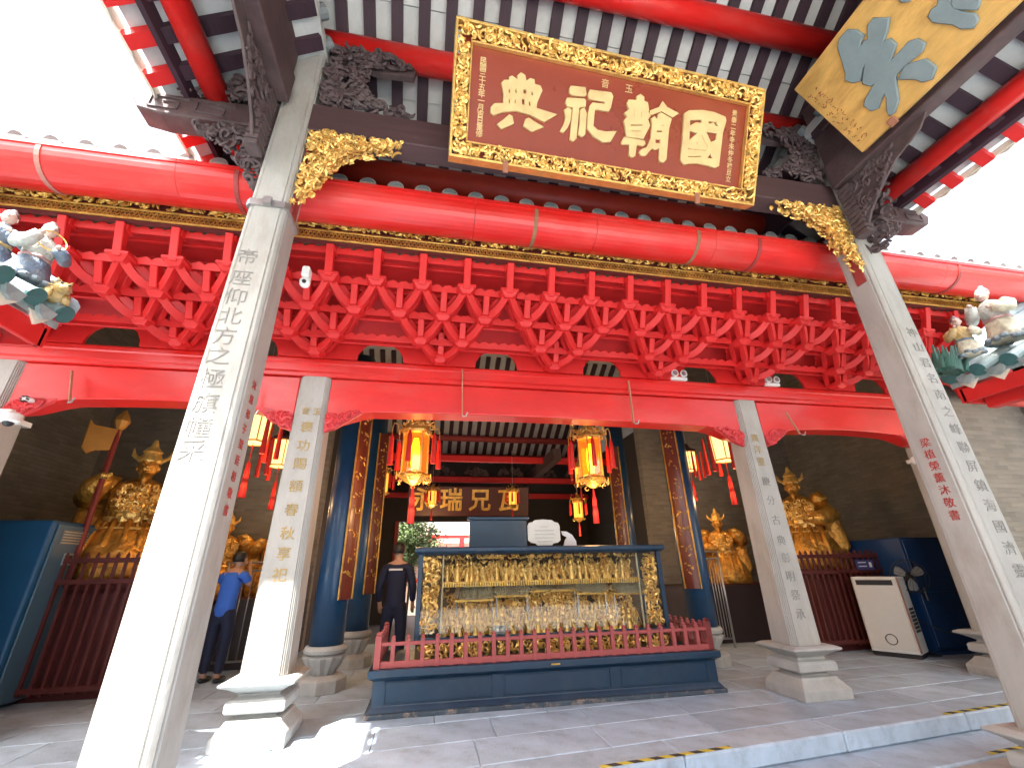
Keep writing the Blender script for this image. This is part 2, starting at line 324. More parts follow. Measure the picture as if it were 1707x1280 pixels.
# ------------------------------------------------------------------ walls
def wall(name, x0, x1, y0, y1, z0, z1, label, m=None):
    return tag(MB().box(x0, x1, y0, y1, z0, z1).build(name, m or BRICK), label, 'wall')
for xw, lb in ((-6.85, 'grey brick side wall of the hall on the left'), (9.5, 'grey brick side wall of the hall on the right')):
    tag(MB().prism([(4.6, -.3), (16.4, -.3), (16.4, 3.2), (8.8, 7.78), (4.6, 5.48)], (xw, 0, 0), (0, 1, 0), (0, 0, 1), (1, 0, 0), 0, .25).build('brick_wall', BRICK), lb, 'wall')
wall('brick_wall', -6.6, -2.2, 9.9, 10.1, -.01, 7.0, 'grey brick wall behind the left gilded guardians')
wall('brick_wall', 5.2, 9.5, 9.9, 10.1, -.01, 7.0, 'grey brick wall behind the right gilded guardians')
wall('brick_wall', -6.6, -4.75, 5.0, 5.25, -.3, 4.9, 'grey brick pier left of the outer left stone column')
wall('brick_wall', 7.65, 9.5, 5.0, 5.25, -.3, 4.9, 'grey brick pier right of the outer right stone column')
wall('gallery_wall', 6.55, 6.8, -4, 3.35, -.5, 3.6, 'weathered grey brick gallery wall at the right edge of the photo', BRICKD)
wall('gallery_wall', -4.2, -3.95, -4, 3.1, -.5, 3.6, 'grey brick gallery wall at the left edge of the photo')
rw = thing('rear_wall', (CX, 14.3, 0), 'dark rear wall of the hall with an open doorway to a bright court', 'wall')
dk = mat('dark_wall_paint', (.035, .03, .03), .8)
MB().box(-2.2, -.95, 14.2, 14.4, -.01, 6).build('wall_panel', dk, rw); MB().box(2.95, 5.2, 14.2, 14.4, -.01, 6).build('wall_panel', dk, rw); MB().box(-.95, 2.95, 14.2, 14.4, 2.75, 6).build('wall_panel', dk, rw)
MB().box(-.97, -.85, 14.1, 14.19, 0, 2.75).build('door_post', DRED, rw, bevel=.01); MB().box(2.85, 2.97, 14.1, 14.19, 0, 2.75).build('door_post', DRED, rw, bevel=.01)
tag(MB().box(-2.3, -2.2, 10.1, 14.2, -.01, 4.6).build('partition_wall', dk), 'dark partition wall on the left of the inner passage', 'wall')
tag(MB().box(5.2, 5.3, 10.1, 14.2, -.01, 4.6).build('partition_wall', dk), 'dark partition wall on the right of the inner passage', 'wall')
# court behind the doorway
red_build = thing('rear_pavilion', (.9, 20, -.3), 'red painted building in the sunlit court seen through the rear doorway', 'building')
MB().box(-4, 7, 20, 20.3, -.5, 4.5).build('wall', CREAM, red_build)
for k in range(6): MB().box(-2.5+k*1.3, -2.3+k*1.3, 19.7, 19.9, -.5, 2.6).build('post', REDM, red_build, bevel=.01)
for z in (.9, 1.5, 2.1, 2.6): MB().box(-3, 6, 19.75, 19.85, z, z+.14).build('rail', REDM, red_build)

# ------------------------------------------------------------------ stone columns
ROUND = [(.66, 1), (.70, .93), (.77, .965), (.84, .955), (.90, .90), (.955, .84), (.965, .77), (.93, .70), (1, .66)]
STEP = [(.72, 1), (.72, .93), (.80, .93), (.80, .87), (.87, .87), (.87, .80), (.93, .80), (.93, .72), (1, .72)]
def sect(c):
    q = []
    for k in range(4):
        a = k*pi/2; pts = c[::-1] if False else c
        for x, y in pts[::-1]: q.append((x*cos(a)-y*sin(a), x*sin(a)+y*cos(a)))
    return q
def basef(t, z0, h, w_, m=STONE2):
    p = lambda L: [(a*w_, b*h) for a, b in L]
    MB().sq(p([(1, 0), (1, .2), (.98, .215), (.78, .36), (.76, .40), (.56, .42), (.56, .46)]), (t.location.x, t.location.y, z0)).build('plinth', m, t, bevel=.008)
    MB().sq(p([(.56, .461), (.78, .50), (.82, .52), (.82, .66), (.76, .70), (.58, .73), (.58, .77)]), (t.location.x, t.location.y, z0)).build('drum', m, t, bevel=.006)
    MB().sq(p([(.58, .771), (.84, .87), (1.03, .92), (1.03, .955), (.86, 1.0)]), (t.location.x, t.location.y, z0)).build('cap_slab', m, t, bevel=.006)
def column(x, y, z0, h0, z1, a0, a1, c, label, bw, group):
    t = thing('stone_column', (x, y, z0), label, 'column', group)
    z = z0+h0; prof = [(a0, z)]
    for i in range(1, 9): prof.append((a0+(a1-a0)*i/8, z+(z1-z)*i/8))
    MB().sq([(r_, q) for r_, q in prof], (x, y, 0), sect(c)).build('shaft', STONE, t)
    basef(t, z0, h0, bw); return t
BC = [-1.395, 4.54]; HF = lambda z: .168-.0061*(z-.2)
CB = column(BC[0], BY, -.3, .5, 6.40, .168, .130, ROUND, 'tall grey stone column on the left with a large carved inscription down its front', .29, 'two tall pavilion columns')
CR = column(BC[1], BY, -.3, .5, 6.36, .168, .130, ROUND, 'tall grey stone column on the right with a small red inscription on its side', .29, 'two tall pavilion columns')
CF = [column(XS[0], YC, 0, .5, 3.46, .20, .165, STEP, 'stone column at the left edge, half cut off, carrying a white camera', .3, 'hall front columns'),
      column(XS[1], YC, 0, .5, 3.46, .20, .165, STEP, 'inner left stone column with gilded characters beside the display case', .3, 'hall front columns'),
      column(XS[2], YC, 0, .5, 3.46, .20, .165, STEP, 'inner right stone column with pale worn characters', .3, 'hall front columns'),
      column(XS[3], YC, 0, .5, 3.46, .22, .185, STEP, 'outer stone column partly hidden behind the right tall column', .33, 'hall front columns')]
fr = lambda x, y, z: ((x, y, z), (1, 0, 0), (0, 0, 1))
for i, (ch, z) in enumerate(zip('帝座仰北方之極旗幢采', [3.52, 3.33, 3.16, 3.0, 2.84, 2.69, 2.52, 2.35, 2.19, 2.04])):
    text('character', ch, .15, MARK, CB, fr(-1.435, BY-HF(z)-.003, z), bold=-.0015, sx=1.05)
for i, ch in enumerate('沐恩弟子梁廷枏敬書'):
    z = 2.55-i*.105; text('character', ch, .07, MARKR, CB, ((BC[0]+HF(z)+.003, BY, z), (0, 1, 0), (0, 0, 1)))
for i, ch in enumerate('梁植榮薰沐敬書'):
    z = 2.32-i*.105; text('character', ch, .088, MARKR, CR, ((BC[1]-HF(z)-.003, 3.02, z), (0, -1, 0), (0, 0, 1)))
for i, ch in enumerate('神山君名南之峰聯屏鎮海國濟靈'):
    z = 3.4-i*.165; text('character', ch, .11, MARK, CR, fr(BC[1]+.03, BY-HF(z)-.003, z), bold=-.001, sx=1.15)
yf = YC-.196
text('inscription', '玉', .09, MARKG, CF[1], fr(-1.30, yf+.018, 3.02)); text('inscription', '音', .09, MARKG, CF[1], fr(-1.42, yf+.018, 3.02))
for ch, z in zip('褒功賜額春秋享祀', [2.83, 2.62, 2.42, 2.18, 1.94, 1.71, 1.52, 1.33]):
    text('character', ch, .135, MARKG, CF[1], fr(-1.38, yf+(z-.6)*.0115-.006, z), sx=1.05)
for ch, z in zip('廣洋靈慶分古典彰明祭承', [2.90, 2.74, 2.58, 2.32, 2.08, 1.84, 1.60, 1.40, 1.2, 1.0, .80]):
    text('character', ch, .125, MARKG if z > 2.5 else MARK, CF[2], fr(4.28, yf+(z-.6)*.0115-.006, z), bold=-.001)
text('inscription', '光緒己亥重修', .08, MARKR, CF[0], fr(-4.4, yf+.01, 2.2), vertical=.12)
# straps and small devices on the columns
st = thing('steel_strap', (BX[0], BY, 4.06), 'pale steel strap clamped round the left tall column', 'strap')
s_ = sect([(.97, .97)]); 
MB().ring_loft([[(BC[0]+x*h, BY+y*h, z) for x, y in [(-.8,-1),(.8,-1),(1,-.8),(1,.8),(.8,1),(-.8,1),(-1,.8),(-1,-.8)]] for h, z in ((.146, 4.03), (.162, 4.03), (.162, 4.09), (.146, 4.09))]).build('band', STEEL, st)
MB().box(BX[0]-.04, BX[0]+.02, BY-.19, BY-.16, 4.035, 4.10).build('clip', STEEL, st)
cm = thing('security_camera', (-1.1, 3.3, 3.62), 'small round white camera beside the left tall column', 'camera')
MB().ell((-1.13, 3.25, 3.60), .045, .045, .05, 12, 8).build('dome', WHITE, cm, smooth=True); MB().box(-1.16, -1.10, 3.2, 3.3, 3.64, 3.74).build('mount', WHITE, cm, bevel=.01); MB().ell((-1.125, 3.21, 3.585), .018, .018, .018, 8, 6).build('lens', BLACK, cm, smooth=True)
def ptz(x, y, z, s, label, ringx):
    t = thing('security_camera', (x, y, z), label, 'camera', 'cameras on arms under the beam')
    MB().bar((ringx, y, z+.06), (x, y, z+.06), .05, .035).build('arm', WHITE, t, bevel=.008)
    MB().lathe([(.05, .045), (.075, .03), (.08, -.04), (.06, -.06)], 16, (x, y, z)).build('housing', WHITE, t, smooth=False, bevel=.004)
    MB().ell((x+.01*s, y-.02, z-.06), .045, .045, .04, 12, 8).build('lens', BLACK, t, smooth=True)
    MB().ring_loft([[(ringx-.05*s*0+q*.2, YC+p*.2, z+h) for q, p in ((-1,-1),(1,-1),(1,1),(-1,1))] for h in (.03, .08)]).build('band', WHITE, t)
ptz(-4.05, 4.8, 2.80, 1, 'white dome camera on an arm from the left edge column', XS[0]); ptz(6.85, 4.9, 2.68, -1, 'white dome camera on an arm beside the outer right column', XS[3])
cc = thing('cctv_light', (-4.03, 4.86, 3.02), 'small round perforated fitting above the left camera', 'fitting'); MB().lathe([(.045, -.01), (.05, 0), (.045, .02)], 14, (-4.03, 4.86, 3.0)).build('disc', WHITE, cc)
for k in range(6): MB().tube([(-4.03+.028*cos(k*pi/3), 4.81+.03, 3.0+.028*sin(k*pi/3)), (-4.03+.028*cos(k*pi/3), 4.80, 3.0+.028*sin(k*pi/3))], .008, 6).build('hole', BLACK, cc)

# ------------------------------------------------------------------ lintel, carved corners
lt = thing('lintel', (CX, YC, 3.03), 'long red lacquered lintel carried by the hall front columns', 'beam')
prof = [(-.17, 3.461), (-.17, 3.50), (-.20, 3.515), (-.20, 3.60), (-.215, 3.615), (-.215, 3.655), (-.2, 3.675), (.2, 3.675), (.2, 3.461)]
MB().ring_loft([[(x, YC+a, z) for a, z in prof] for x in (XS[0]-.3, XS[3]+.3)]).build('cap_board', RED, lt)
for a, b in ((XS[0]+.17, XS[1]-.17), (XS[1]+.17, XS[2]-.17), (XS[2]+.17, XS[3]-.17)):
    n = 24; up = []; lo = []
    poly = [(a, 3.455), (a, 2.93), (a+.14, 2.95), (a+.36, 3.03)]; L = b-a
    poly += [(a+.5+(L-1)*i/10, 3.06+.03*sin(pi*i/10)) for i in range(11)]; poly += [(b-.36, 3.03), (b-.14, 2.95), (b, 2.93), (b, 3.455)]
    MB().prism(poly[::-1], (0, YC-.13, 0), (1, 0, 0), (0, 0, 1), (0, 1, 0), 0, .26).build('beam', RED, lt, bevel=.012, seg=2)
    for s, x in ((1, a), (-1, b)):
        p = [(x, 3.0), (x, 2.80), (x+s*.12, 2.84), (x+s*.3, 2.97), (x+s*.42, 3.06), (x+s*.3, 3.06)]
        m_ = MB(); carve(m_, p, 26, .014, (0, YC-.145, 0), (1, 0, 0), (0, 0, 1), (0, -1, 0), .02, seed=int(x*10)+50); m_.prism(p if s < 0 else p[::-1], (0, YC-.14, 0), (1, 0, 0), (0, 0, 1), (0, 1, 0), 0, .05)
        m_.build('carved_corner', mat('pink_red_carving', (.62, .05, .055), .55, var=.2), lt)
def hook(x0, z0, x1, z1, label, w_=.03):
    t = thing('iron_hook', (x0, 4.84, z1), label, 'hook', 'hooks hanging on the lintel')
    MB().bar((x0, 4.845, z0), (x1, 4.845, z1), w_, .012).build('rod', mat('rusty_pale_iron', (.45, .22, .13), .6, dirt=(.6, .5, .4)), t, bevel=.002)
    MB().tube([(x1, 4.845, z1+.01), (x1+.01, 4.82, z1-.02), (x1+.04, 4.81, z1-.02), (x1+.06, 4.81, z1+.03)], .009, 6).build('hook_tip', STEEL, t)
hook(.32, 3.63, .335, 3.03, 'long flat iron hook on the lintel between the two gold lanterns', .045); hook(2.52, 3.61, 2.515, 3.03, 'long iron hook on the lintel right of the right gold lantern', .04)
hook(-3.75, 3.34, -3.66, 3.0, 'short iron hook on the left bay of the lintel'); hook(4.82, 3.28, 4.95, 2.97, 'short slanting hook just right of the inner right column'); hook(-1.95, 3.3, -1.93, 2.95, 'short iron hook in front of the cream lantern')
for x, lb in ((3.28, 'twin white emergency spotlight on the lintel, left one'), (4.74, 'twin white emergency spotlight on the lintel above the inner right column')):
    t = thing('emergency_light', (x, 4.85, 3.68), lb, 'spotlight', 'twin spotlights on the lintel'); MB().box(x-.12, x+.12, 4.84, 4.92, 3.676, 3.72).build('box', WHITE, t, bevel=.006)
    for s in (-1, 1):
        hd = MB().tube([(x+s*.065, 4.90, 3.77), (x+s*.065, 4.82, 3.765)], [.03, .052], 16).build('lamp_head', WHITE, t)
        MB().tube([(x+s*.065, 4.819, 3.765), (x+s*.065, 4.815, 3.765)], [.034, .034], 14).build('lens', STEEL, t)

# ------------------------------------------------------------------ bracket lattice
bl = thing('bracket_lattice', (CX, 4.3, 3.68), 'red lattice of interlocking brackets under the gilded eave board', 'bracket lattice')
P = (XS[2]-XS[1])/4; s3 = P/3
rows = [(4.74, 3.72), (4.50, 3.82), (4.22, 3.99), (3.95, 4.19), (3.80, 4.44)]
N = []
for c in range(-4, 9):
    x = XS[1]+c*P
    if not -6.0 < x < 8.9: continue
    N.append((0, x)); N += [(1, x-s3/2), (1, x+s3/2)]; N += [(2, x-s3), (2, x), (2, x+s3)]; N += [(3, x-s3*1.5+1e-3), (3, x-s3/2), (3, x+s3/2)]
nose = MB().add([(-.035, .0, -.01), (.035, .0, -.01), (.035, -.13, -.02), (-.035, -.13, -.02), (-.035, -.14, .25), (.035, -.14, .25), (.035, -.235, .225), (-.035, -.235, .225)], [(0,1,2,3)[::1],(7,6,5,4),(0,4,5,1),(1,5,6,2),(2,6,7,3),(3,7,4,0)]).build('beam_nose', REDM, bl, local=True, bevel=.006)
blk = MB().sq([(.045, -.085), (.06, -.07), (.085, -.035), (.10, -.03), (.10, .0), (.075, .015)]).build('bearing_block', REDM, bl, local=True, bevel=.004)
def armpair(dx, dy, dz):
    m_ = MB()
    for s in (-1, 1):
        ring = []
        for i in range(8):
            t = i/7; px = s*dx*t; py = dy*t; pz = dz*(.40*t+.60*t*t)-.045*sin(pi*t)
            nx = -s*dz*.9; nz = dx; q = Vector((nx, 0, nz)).normalized()*.041
            ring.append([(px-q.x, py-.055, pz-q.z), (px-q.x, py+.03, pz-q.z), (px+q.x, py+.03, pz+q.z), (px+q.x, py-.055, pz+q.z)])
        m_.ring_loft(ring if s > 0 else [r_[::-1] for r_ in ring])
    # thin scalloped fin on top of the arms
    for s in (-1, 1):
        pl = [(s*dx*.12, dz*.05), (s*dx*.3, dz*.12), (s*dx*.5, dz*.42), (s*dx*.62, dz*.40), (s*dx*.8, dz*.75), (s*dx*.9, dz*.70), (s*dx*.98, dz*.95), (s*dx*.5, dz*.95), (s*dx*.12, dz*.6)]
        upv = Vector((0, dy, dz)).normalized(); L_ = Vector((0, dy, dz)).length/dz
        m_.prism([(u, v*L_) for u, v in (pl if s < 0 else pl[::-1])], (0, .10, 0), (1, 0, 0), upv, (0, upv.z, -upv.y), 0, .015)
    return m_
arms = []
for r_ in range(4):
    dy = rows[r_+1][0]-rows[r_][0]; dz = rows[r_+1][1]-rows[r_][1]
    arms.append(armpair(s3/2, dy, dz).build('curved_arm', REDM, bl, local=True, bevel=.004) if r_ < 3 else None)
first = {}
for r_, x in N:
    y_, z_ = rows[r_]; L = (x-bl.location.x, y_-bl.location.y, z_-bl.location.z)
    for key, proto in (('b', blk), ('n', nose), ('a%d' % r_, arms[r_]), ('c%d' % r_, None))[:1 if r_ == 3 else 4]:
        if proto is None:
            inst(arms[r_], 'inner_arm', bl, (L[0], L[1]+.16, L[2]+.05), sc=(1, .95, 1)); continue
        if key not in first: first[key] = 1; proto.location = L
        else: inst(proto, {'n': 'beam_nose', 'b': 'bearing_block', 'a': 'curved_arm'}[key[0]], bl, L)
# rails and scalloped boards behind each row, sloping soffit behind
xl, xr = -5.9, 8.8
for i, (y_, z_) in enumerate(rows):
    if i == 0: continue
    MB().box(xl, xr, y_+.20, y_+.24, z_-.0, z_+.05).build('rail', REDM, bl, bevel=.005)
    up = []; k = 0; x = xl; m_ = MB()
    while x < xr:
        m_.prism([(x, 0), (x, .05), (x+.03, .075), (x+.08, .085), (x+s3/4, .06), (x+s3/2-.05, .085), (x+s3/2-.02, .07), (x+s3/2, .05), (x+s3/2, 0)], (0, y_+.05, z_-.03), (1, 0, 0), (0, -.2, .98), (0, .98, .2), 0, .02); x += s3/2
    tag(m_.build('scalloped_edge', REDM, bl), kind='stuff')
def sheet(mb, x0, x1, pts, t=.03):
    for (ya, za), (yb, zb) in zip(pts, pts[1:]):
        mb.add([(x0, ya, za), (x1, ya, za), (x1, yb, zb), (x0, yb, zb), (x0, ya+t, za+t), (x1, ya+t, za+t), (x1, yb+t, zb+t), (x0, yb+t, zb+t)], [(0,1,2,3),(7,6,5,4),(0,4,5,1),(3,2,6,7),(0,3,7,4),(1,5,6,2)])
    return mb
sheet(MB(), xl, xr, [(rows[1][0]+.40, rows[1][1]+.16), (rows[2][0]+.34, rows[2][1]+.24), (rows[3][0]+.28, rows[3][1]+.24), (rows[4][0]+.14, rows[4][1]+.04)]).build('soffit_board', mat('soffit_red', (.50, .012, .012), .7), bl)
for c in range(-3, 8):
    x = XS[1]+c*P
    MB().prism([(x-.68, 4.04), (x-.68, 3.93), (x-.58, 3.91), (x-.50, 3.85), (x-.45, 3.76), (x-.44, 3.68), (x+.44, 3.68), (x+.45, 3.76), (x+.50, 3.85), (x+.58, 3.91), (x+.68, 3.93), (x+.68, 4.04)], (0, 4.86, 0), (1, 0, 0), (0, 0, 1), (0, 1, 0), 0, .03).build('back_board', REDM, bl)
for k in range(int((xr-xl)/s3)+1):                                  # short tabs below the eave board
    x = XS[1]-s3*1.5+(k-9)*s3
    if xl < x < xr: MB().box(x-.05, x+.05, 3.80, 3.90, 4.40, 4.47).build('tab', REDM, bl, bevel=.004)
for k in range(int((xr-xl)/s3)+1):
    x = XS[1]-s3*1.5+(k-8)*s3+s3/2*0+s3*.0
    xx = x-s3*0
    if xl < xx < xr: MB().add([(xx-.038, 3.86, 4.14), (xx+.038, 3.86, 4.14), (xx+.038, 3.93, 4.14), (xx-.038, 3.93, 4.14), (xx-.038, 3.755, 4.46), (xx+.038, 3.755, 4.46), (xx+.038, 3.84, 4.46), (xx-.038, 3.84, 4.46)], [(0,3,2,1),(4,5,6,7),(0,1,5,4),(1,2,6,5),(2,3,7,6),(3,0,4,7)]).build('hanging_post', REDM, bl, bevel=.006)

# ------------------------------------------------------------------ gilded eave board
eb = thing('eave_board', (CX, 3.72, 4.45), 'gilded carved eave board between the bracket lattice and the red gutter', 'carved board')
MB().box(xl, xr, 3.74, 3.80, 4.465, 4.95).build('board', mat('maroon_board', (.10, .012, .01), .6), eb)
for z in (4.47, 4.575): MB().box(xl, xr, 3.715, 3.738, z, z+.022).build('moulding', GOLD2, eb, bevel=.004)
m_ = MB(); x = xl; k = 0
while x < xr:
    m_.bar((x, 3.728, 4.494), (x+.04, 3.728, 4.572), .012, .012); m_.bar((x+.04, 3.728, 4.494), (x, 3.728, 4.572), .012, .012); x += .04
tag(m_.build('gilt_fretwork', GOLD2, eb), kind='stuff')
m_ = MB()
for q in range(14):
    a = xl+(xr-xl)*q/14; b = xl+(xr-xl)*(q+1)/14
    carve(m_, [(a, 4.60), (b, 4.60), (b, 4.90), (a, 4.90)], 240, .012, (0, 3.735, 0), (1, 0, 0), (0, 0, 1), (0, -1, 0), .04, seed=q, flowers=4, L=7)
tag(m_.build('gilt_relief', GOLD2, eb), kind='stuff')

# ------------------------------------------------------------------ red gutter
gu = thing('rain_gutter', (CX, 3.48, 4.56), 'big round red rain gutter running the whole width above the eave board', 'gutter')
rg = .226; prof = [(-rg-.012, 4.80), (-rg-.012, 4.76)]+[(-(rg)*cos(a), 4.76-rg*sin(a)) for a in [pi*i/16 for i in range(17)]]+[(rg, 4.80), (rg-.015, 4.80)]+[((rg-.015)*cos(a), 4.76-(rg-.015)*sin(a)) for a in [pi*i/16 for i in range(17)]]+[(-rg+.006, 4.80)]
joints = [-7.5, -4.9, -2.4, .3, 1.6, 3.0, 4.35, 6.2, 11]
for a, b in zip(joints, joints[1:]):
    MB().ring_loft([[(x, 3.48+p, z) for p, z in prof] for x in (a+.002, b-.002)]).build('gutter_section', RED, gu, smooth=False)
for x, mm in ((-3.45, mat('dusty_strap', (.42, .16, .13), .6)), (-1.9, DRED), (.93, mat('rust_strap', (.28, .14, .07), .8)), (2.78, MATS['rust_strap']), (3.55, DRED), (5.0, DRED), (6.4, DRED)):
    MB().ring_loft([[(x-.02, 3.48-(rg+.008)*cos(a), 4.76-(rg+.008)*sin(a)), (x+.02, 3.48-(rg+.008)*cos(a), 4.76-(rg+.008)*sin(a)), (x+.02, 3.48-(rg+.001)*cos(a), 4.76-(rg+.001)*sin(a)), (x-.02, 3.48-(rg+.001)*cos(a), 4.76-(rg+.001)*sin(a))] for a in [pi*i/14 for i in range(-1, 16)]]).build('strap', mm, gu)

# ------------------------------------------------------------------ hall roof
hr = thing('hall_roof', (CX, 8.5, 5), 'grey tiled roof of the hall rising behind the red gutter', 'roof')
zf = lambda y_: 5.05+(y_-3.55)*.55
ridgeY = 8.8; zb = lambda y_: zf(ridgeY)-(y_-ridgeY)*.60
MB().add([(-6.9, 3.58, zf(3.58)), (9.8, 3.58, zf(3.58)), (9.8, ridgeY, zf(ridgeY)), (-6.9, ridgeY, zf(ridgeY)), (-6.9, 3.62, zf(3.58)-.08), (9.8, 3.62, zf(3.58)-.08), (9.8, ridgeY, zf(ridgeY)-.12), (-6.9, ridgeY, zf(ridgeY)-.12)], [(0,1,2,3),(7,6,5,4),(0,4,5,1),(0,3,7,4),(1,5,6,2)]).build('roof_deck', TILEG, hr)
tr = MB().tube([(0, 3.53, zf(3.53)+.05), (0, ridgeY, zf(ridgeY)+.05)], .075, 12)
tr = tr.build('tile_row', TILEG, None, local=True); tr.parent = hr
cap = MB().tube([(0, 3.515, zf(3.53)+.05), (0, 3.529, zf(3.53)+.05)], .088, 14).build('tile_end', mat('pale_tile_end', (.34, .31, .27), .8, var=.3), hr, local=True)
drip = MB().add([(-.07, 3.50, zf(3.53)+.02), (.07, 3.50, zf(3.53)+.02), (.045, 3.495, zf(3.53)-.06), (0, 3.49, zf(3.53)-.09), (-.045, 3.495, zf(3.53)-.06)]+[(-.07, 3.53, zf(3.53)+.02), (.07, 3.53, zf(3.53)+.02), (.045, 3.52, zf(3.53)-.06), (0, 3.515, zf(3.53)-.09), (-.045, 3.52, zf(3.53)-.06)], [(0,1,2,3,4),(9,8,7,6,5),(0,5,6,1),(1,6,7,2),(2,7,8,3),(3,8,9,4),(4,9,5,0)]).build('drip_tile', TILEG, hr, local=True)
k = 0; x = -6.8
while x < 9.8:
    for o_, nm in ((tr, 'tile_row'), (cap, 'tile_end'), (drip, 'drip_tile')):
        dx = x-CX+(.1425 if o_ is drip else 0); L = (dx, -8.5, -5)
        if k == 0: o_.location = L
        else: inst(o_, nm, hr, L)
    x += .285; k += 1
# rear slope seen from inside: pale tiles between dark rafters
MB().add([(-6.9, ridgeY, zf(ridgeY)), (9.8, ridgeY, zf(ridgeY)), (9.8, 15, zb(15)), (-6.9, 15, zb(15)), (-6.9, ridgeY, zf(ridgeY)-.05), (9.8, ridgeY, zf(ridgeY)-.05), (9.8, 15, zb(15)-.05), (-6.9, 15, zb(15)-.05)], [(0,1,2,3),(7,6,5,4),(3,2,6,7),(0,3,7,4),(1,5,6,2)]).build('inner_tile_ceiling', TILEW, hr)
rf = MB().bar((0, 10.6, zb(10.6)-.09), (0, 15, zb(15)-.09), .12, .07).build('rafter', RAFT, None, local=True); rf.parent = hr
k = 0; x = -2.0
while x < 5.2:
    if k == 0: rf.location = (x-CX, -8.5, -5)
    else: inst(rf, 'rafter', hr, (x-CX, -8.5, -5))
    x += .285; k += 1
for y_ in (11.2, 12.35, 13.1, 13.8): MB().tube([(-2.2, y_, zb(y_)-.22), (5.2, y_, zb(y_)-.22)], .1, 12).build('purlin', DRED, hr, smooth=True)
MB().box(-2.2, 5.2, 10.2, 10.4, zb(10.4)-2.35, zb(10.4)-.2).build('gable_panel', dk, hr) if False else None
MB().box(3.1, 3.3, 10.5, 14.2, 3.9, 4.2).build('tie_beam', DWOOD, hr)
for y_, z_ in ((11.6, 4.05), (13.0, 3.75), (13.9, 3.42)): MB().box(-2.2, 5.2, y_-.07, y_+.07, z_, z_+.16).build('cross_beam', REDM, hr, bevel=.01)
m_ = MB()
for k in range(6): carve(m_, [(-1.2+k*1.05, 3.92), (-.3+k*1.05, 3.92), (-.5+k*1.05, 4.2), (-1.0+k*1.05, 4.2)], 22, .02, (0, 12.9, 0), (1, 0, 0), (0, 0, 1), (0, -1, 0), .04, seed=500+k)
tag(m_.build('carved_strut', CARVEW, hr), kind='stuff')
# ================================================================== PAVILION ROOF over the viewer
pr = thing('pavilion_roof', (CX, .3, 6), 'open timber roof of the front pavilion with white tiles between dark rafters', 'roof')
RY = .3; zm = lambda y_: 6.66+.70*(BY-abs(y_-RY)-RY)                 # underside of the tiles, both slopes
X0, X1 = BX[0]-.12, BX[1]+.12
PLY = pr.location
step = .285; nx = int((X1-X0)/step); 
Yb = 4.45
# ceiling tiles: one mesh per length, laid between the rafters
tl = MB().box(-.0885, .0885, 0, .392, 0, .025).build('ceiling_tile', TILEW, None, local=True); tl.parent = pr
raf = MB().box(-.06, .06, 0, 1, -.055, .02).build('rafter', RAFT, None, local=True); raf.parent = pr
ang = math.atan(.70); nT = 0; fT = True; fR = True; 
x = X0+.03
xs_r = []
while x < X1+.1: xs_r.append(x); x += step
Ls = (Yb-RY)/cos(ang)
tv = []
for i, x in enumerate(xs_r):
    for sgn in (1, -1):
        loc = (x-PLY.x, RY-PLY.y, zm(RY)-PLY.z); rot = (-ang, 0, 0) if sgn > 0 else (-ang, 0, pi)
        if fR: raf.location = loc; raf.rotation_euler = rot; raf.scale = (1, Ls, 1); fR = False
        else: inst(raf, 'rafter', pr, loc, rot, (1, Ls, 1))
    if x+step < X1+.3:
        cx_ = x+step/2; n_t = 12
        for j in range(n_t):
            yy = RY+.02+j*.3465
            if yy < 1.0: continue
            loc = (cx_-PLY.x, yy-PLY.y, zm(yy)-PLY.z+.003+R.uniform(0, .003)); rot = (-ang+R.uniform(-.006, .006), 0, R.uniform(-.01, .01)); sc_ = (1, 1.055, 1)
            if fT: tl.location = loc; tl.rotation_euler = rot; tl.scale = sc_; fT = False
            else: inst(tl, 'ceiling_tile', pr, loc, rot, sc_)
            nT += 1
# closed decks above the tiles
def deck(pts, name='roof_deck', m=TILEG, t=.12):
    n = len(pts); return MB().add([p for p in pts]+[(a, b, c+t) for a, b, c in pts], [tuple(range(n))[::-1], tuple(range(n, 2*n))]+[(i, (i+1) % n, (i+1) % n+n, i+n) for i in range(n)]).build(name, m, pr)
e = .045
deck([(X0-.15, RY, zm(RY)+e), (X1+.15, RY, zm(RY)+e), (X1+.15, Yb, zm(Yb)+e), (X0-.15, Yb, zm(Yb)+e)], m=TILEW)
deck([(X1+.15, RY, zm(RY)+e), (X0-.15, RY, zm(RY)+e), (X0-.15, -3.9, zm(-3.9)+e), (X1+.15, -3.9, zm(-3.9)+e)], m=TILEW)
# round red purlins
for y_, r_ in ((BY, .135), (2.32, .135), (1.6, .13), (.9, .13), (-1.0, .13), (-2.4, .135)):
    MB().tube([(X0+.05, y_, zm(y_)-.075-r_), (X1+(.0 if y_ == BY else -.05), y_, zm(y_)-.075-r_)], r_, 20).build('purlin', RED, pr, smooth=True)
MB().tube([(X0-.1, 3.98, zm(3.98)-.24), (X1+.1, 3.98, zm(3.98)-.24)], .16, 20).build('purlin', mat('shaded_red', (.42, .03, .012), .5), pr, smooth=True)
MB().box(X0-.2, X1+.2, Yb-.02, Yb+.02, zm(Yb)-.08, zm(Yb)+.16).build('eave_fascia', RAFT, pr)
MB().tube([(X0-.2, RY, zm(RY)+.25), (X1+.2, RY, zm(RY)+.25)], .16, 10).build('ridge', TILEG, pr)
for xg in (X0-.12, X1+.07):                                        # gable boards closing the ends of the main slopes
    MB().prism([(-3.8, 5.9), (Yb, 5.66), (Yb, zm(Yb)+.02), (RY, zm(RY)+.02), (-3.8, zm(-3.8)+.02)], (xg, 0, 0), (0, 1, 0), (0, 0, 1), (1, 0, 0), 0, .05).build('gable_board', RAFT, pr)
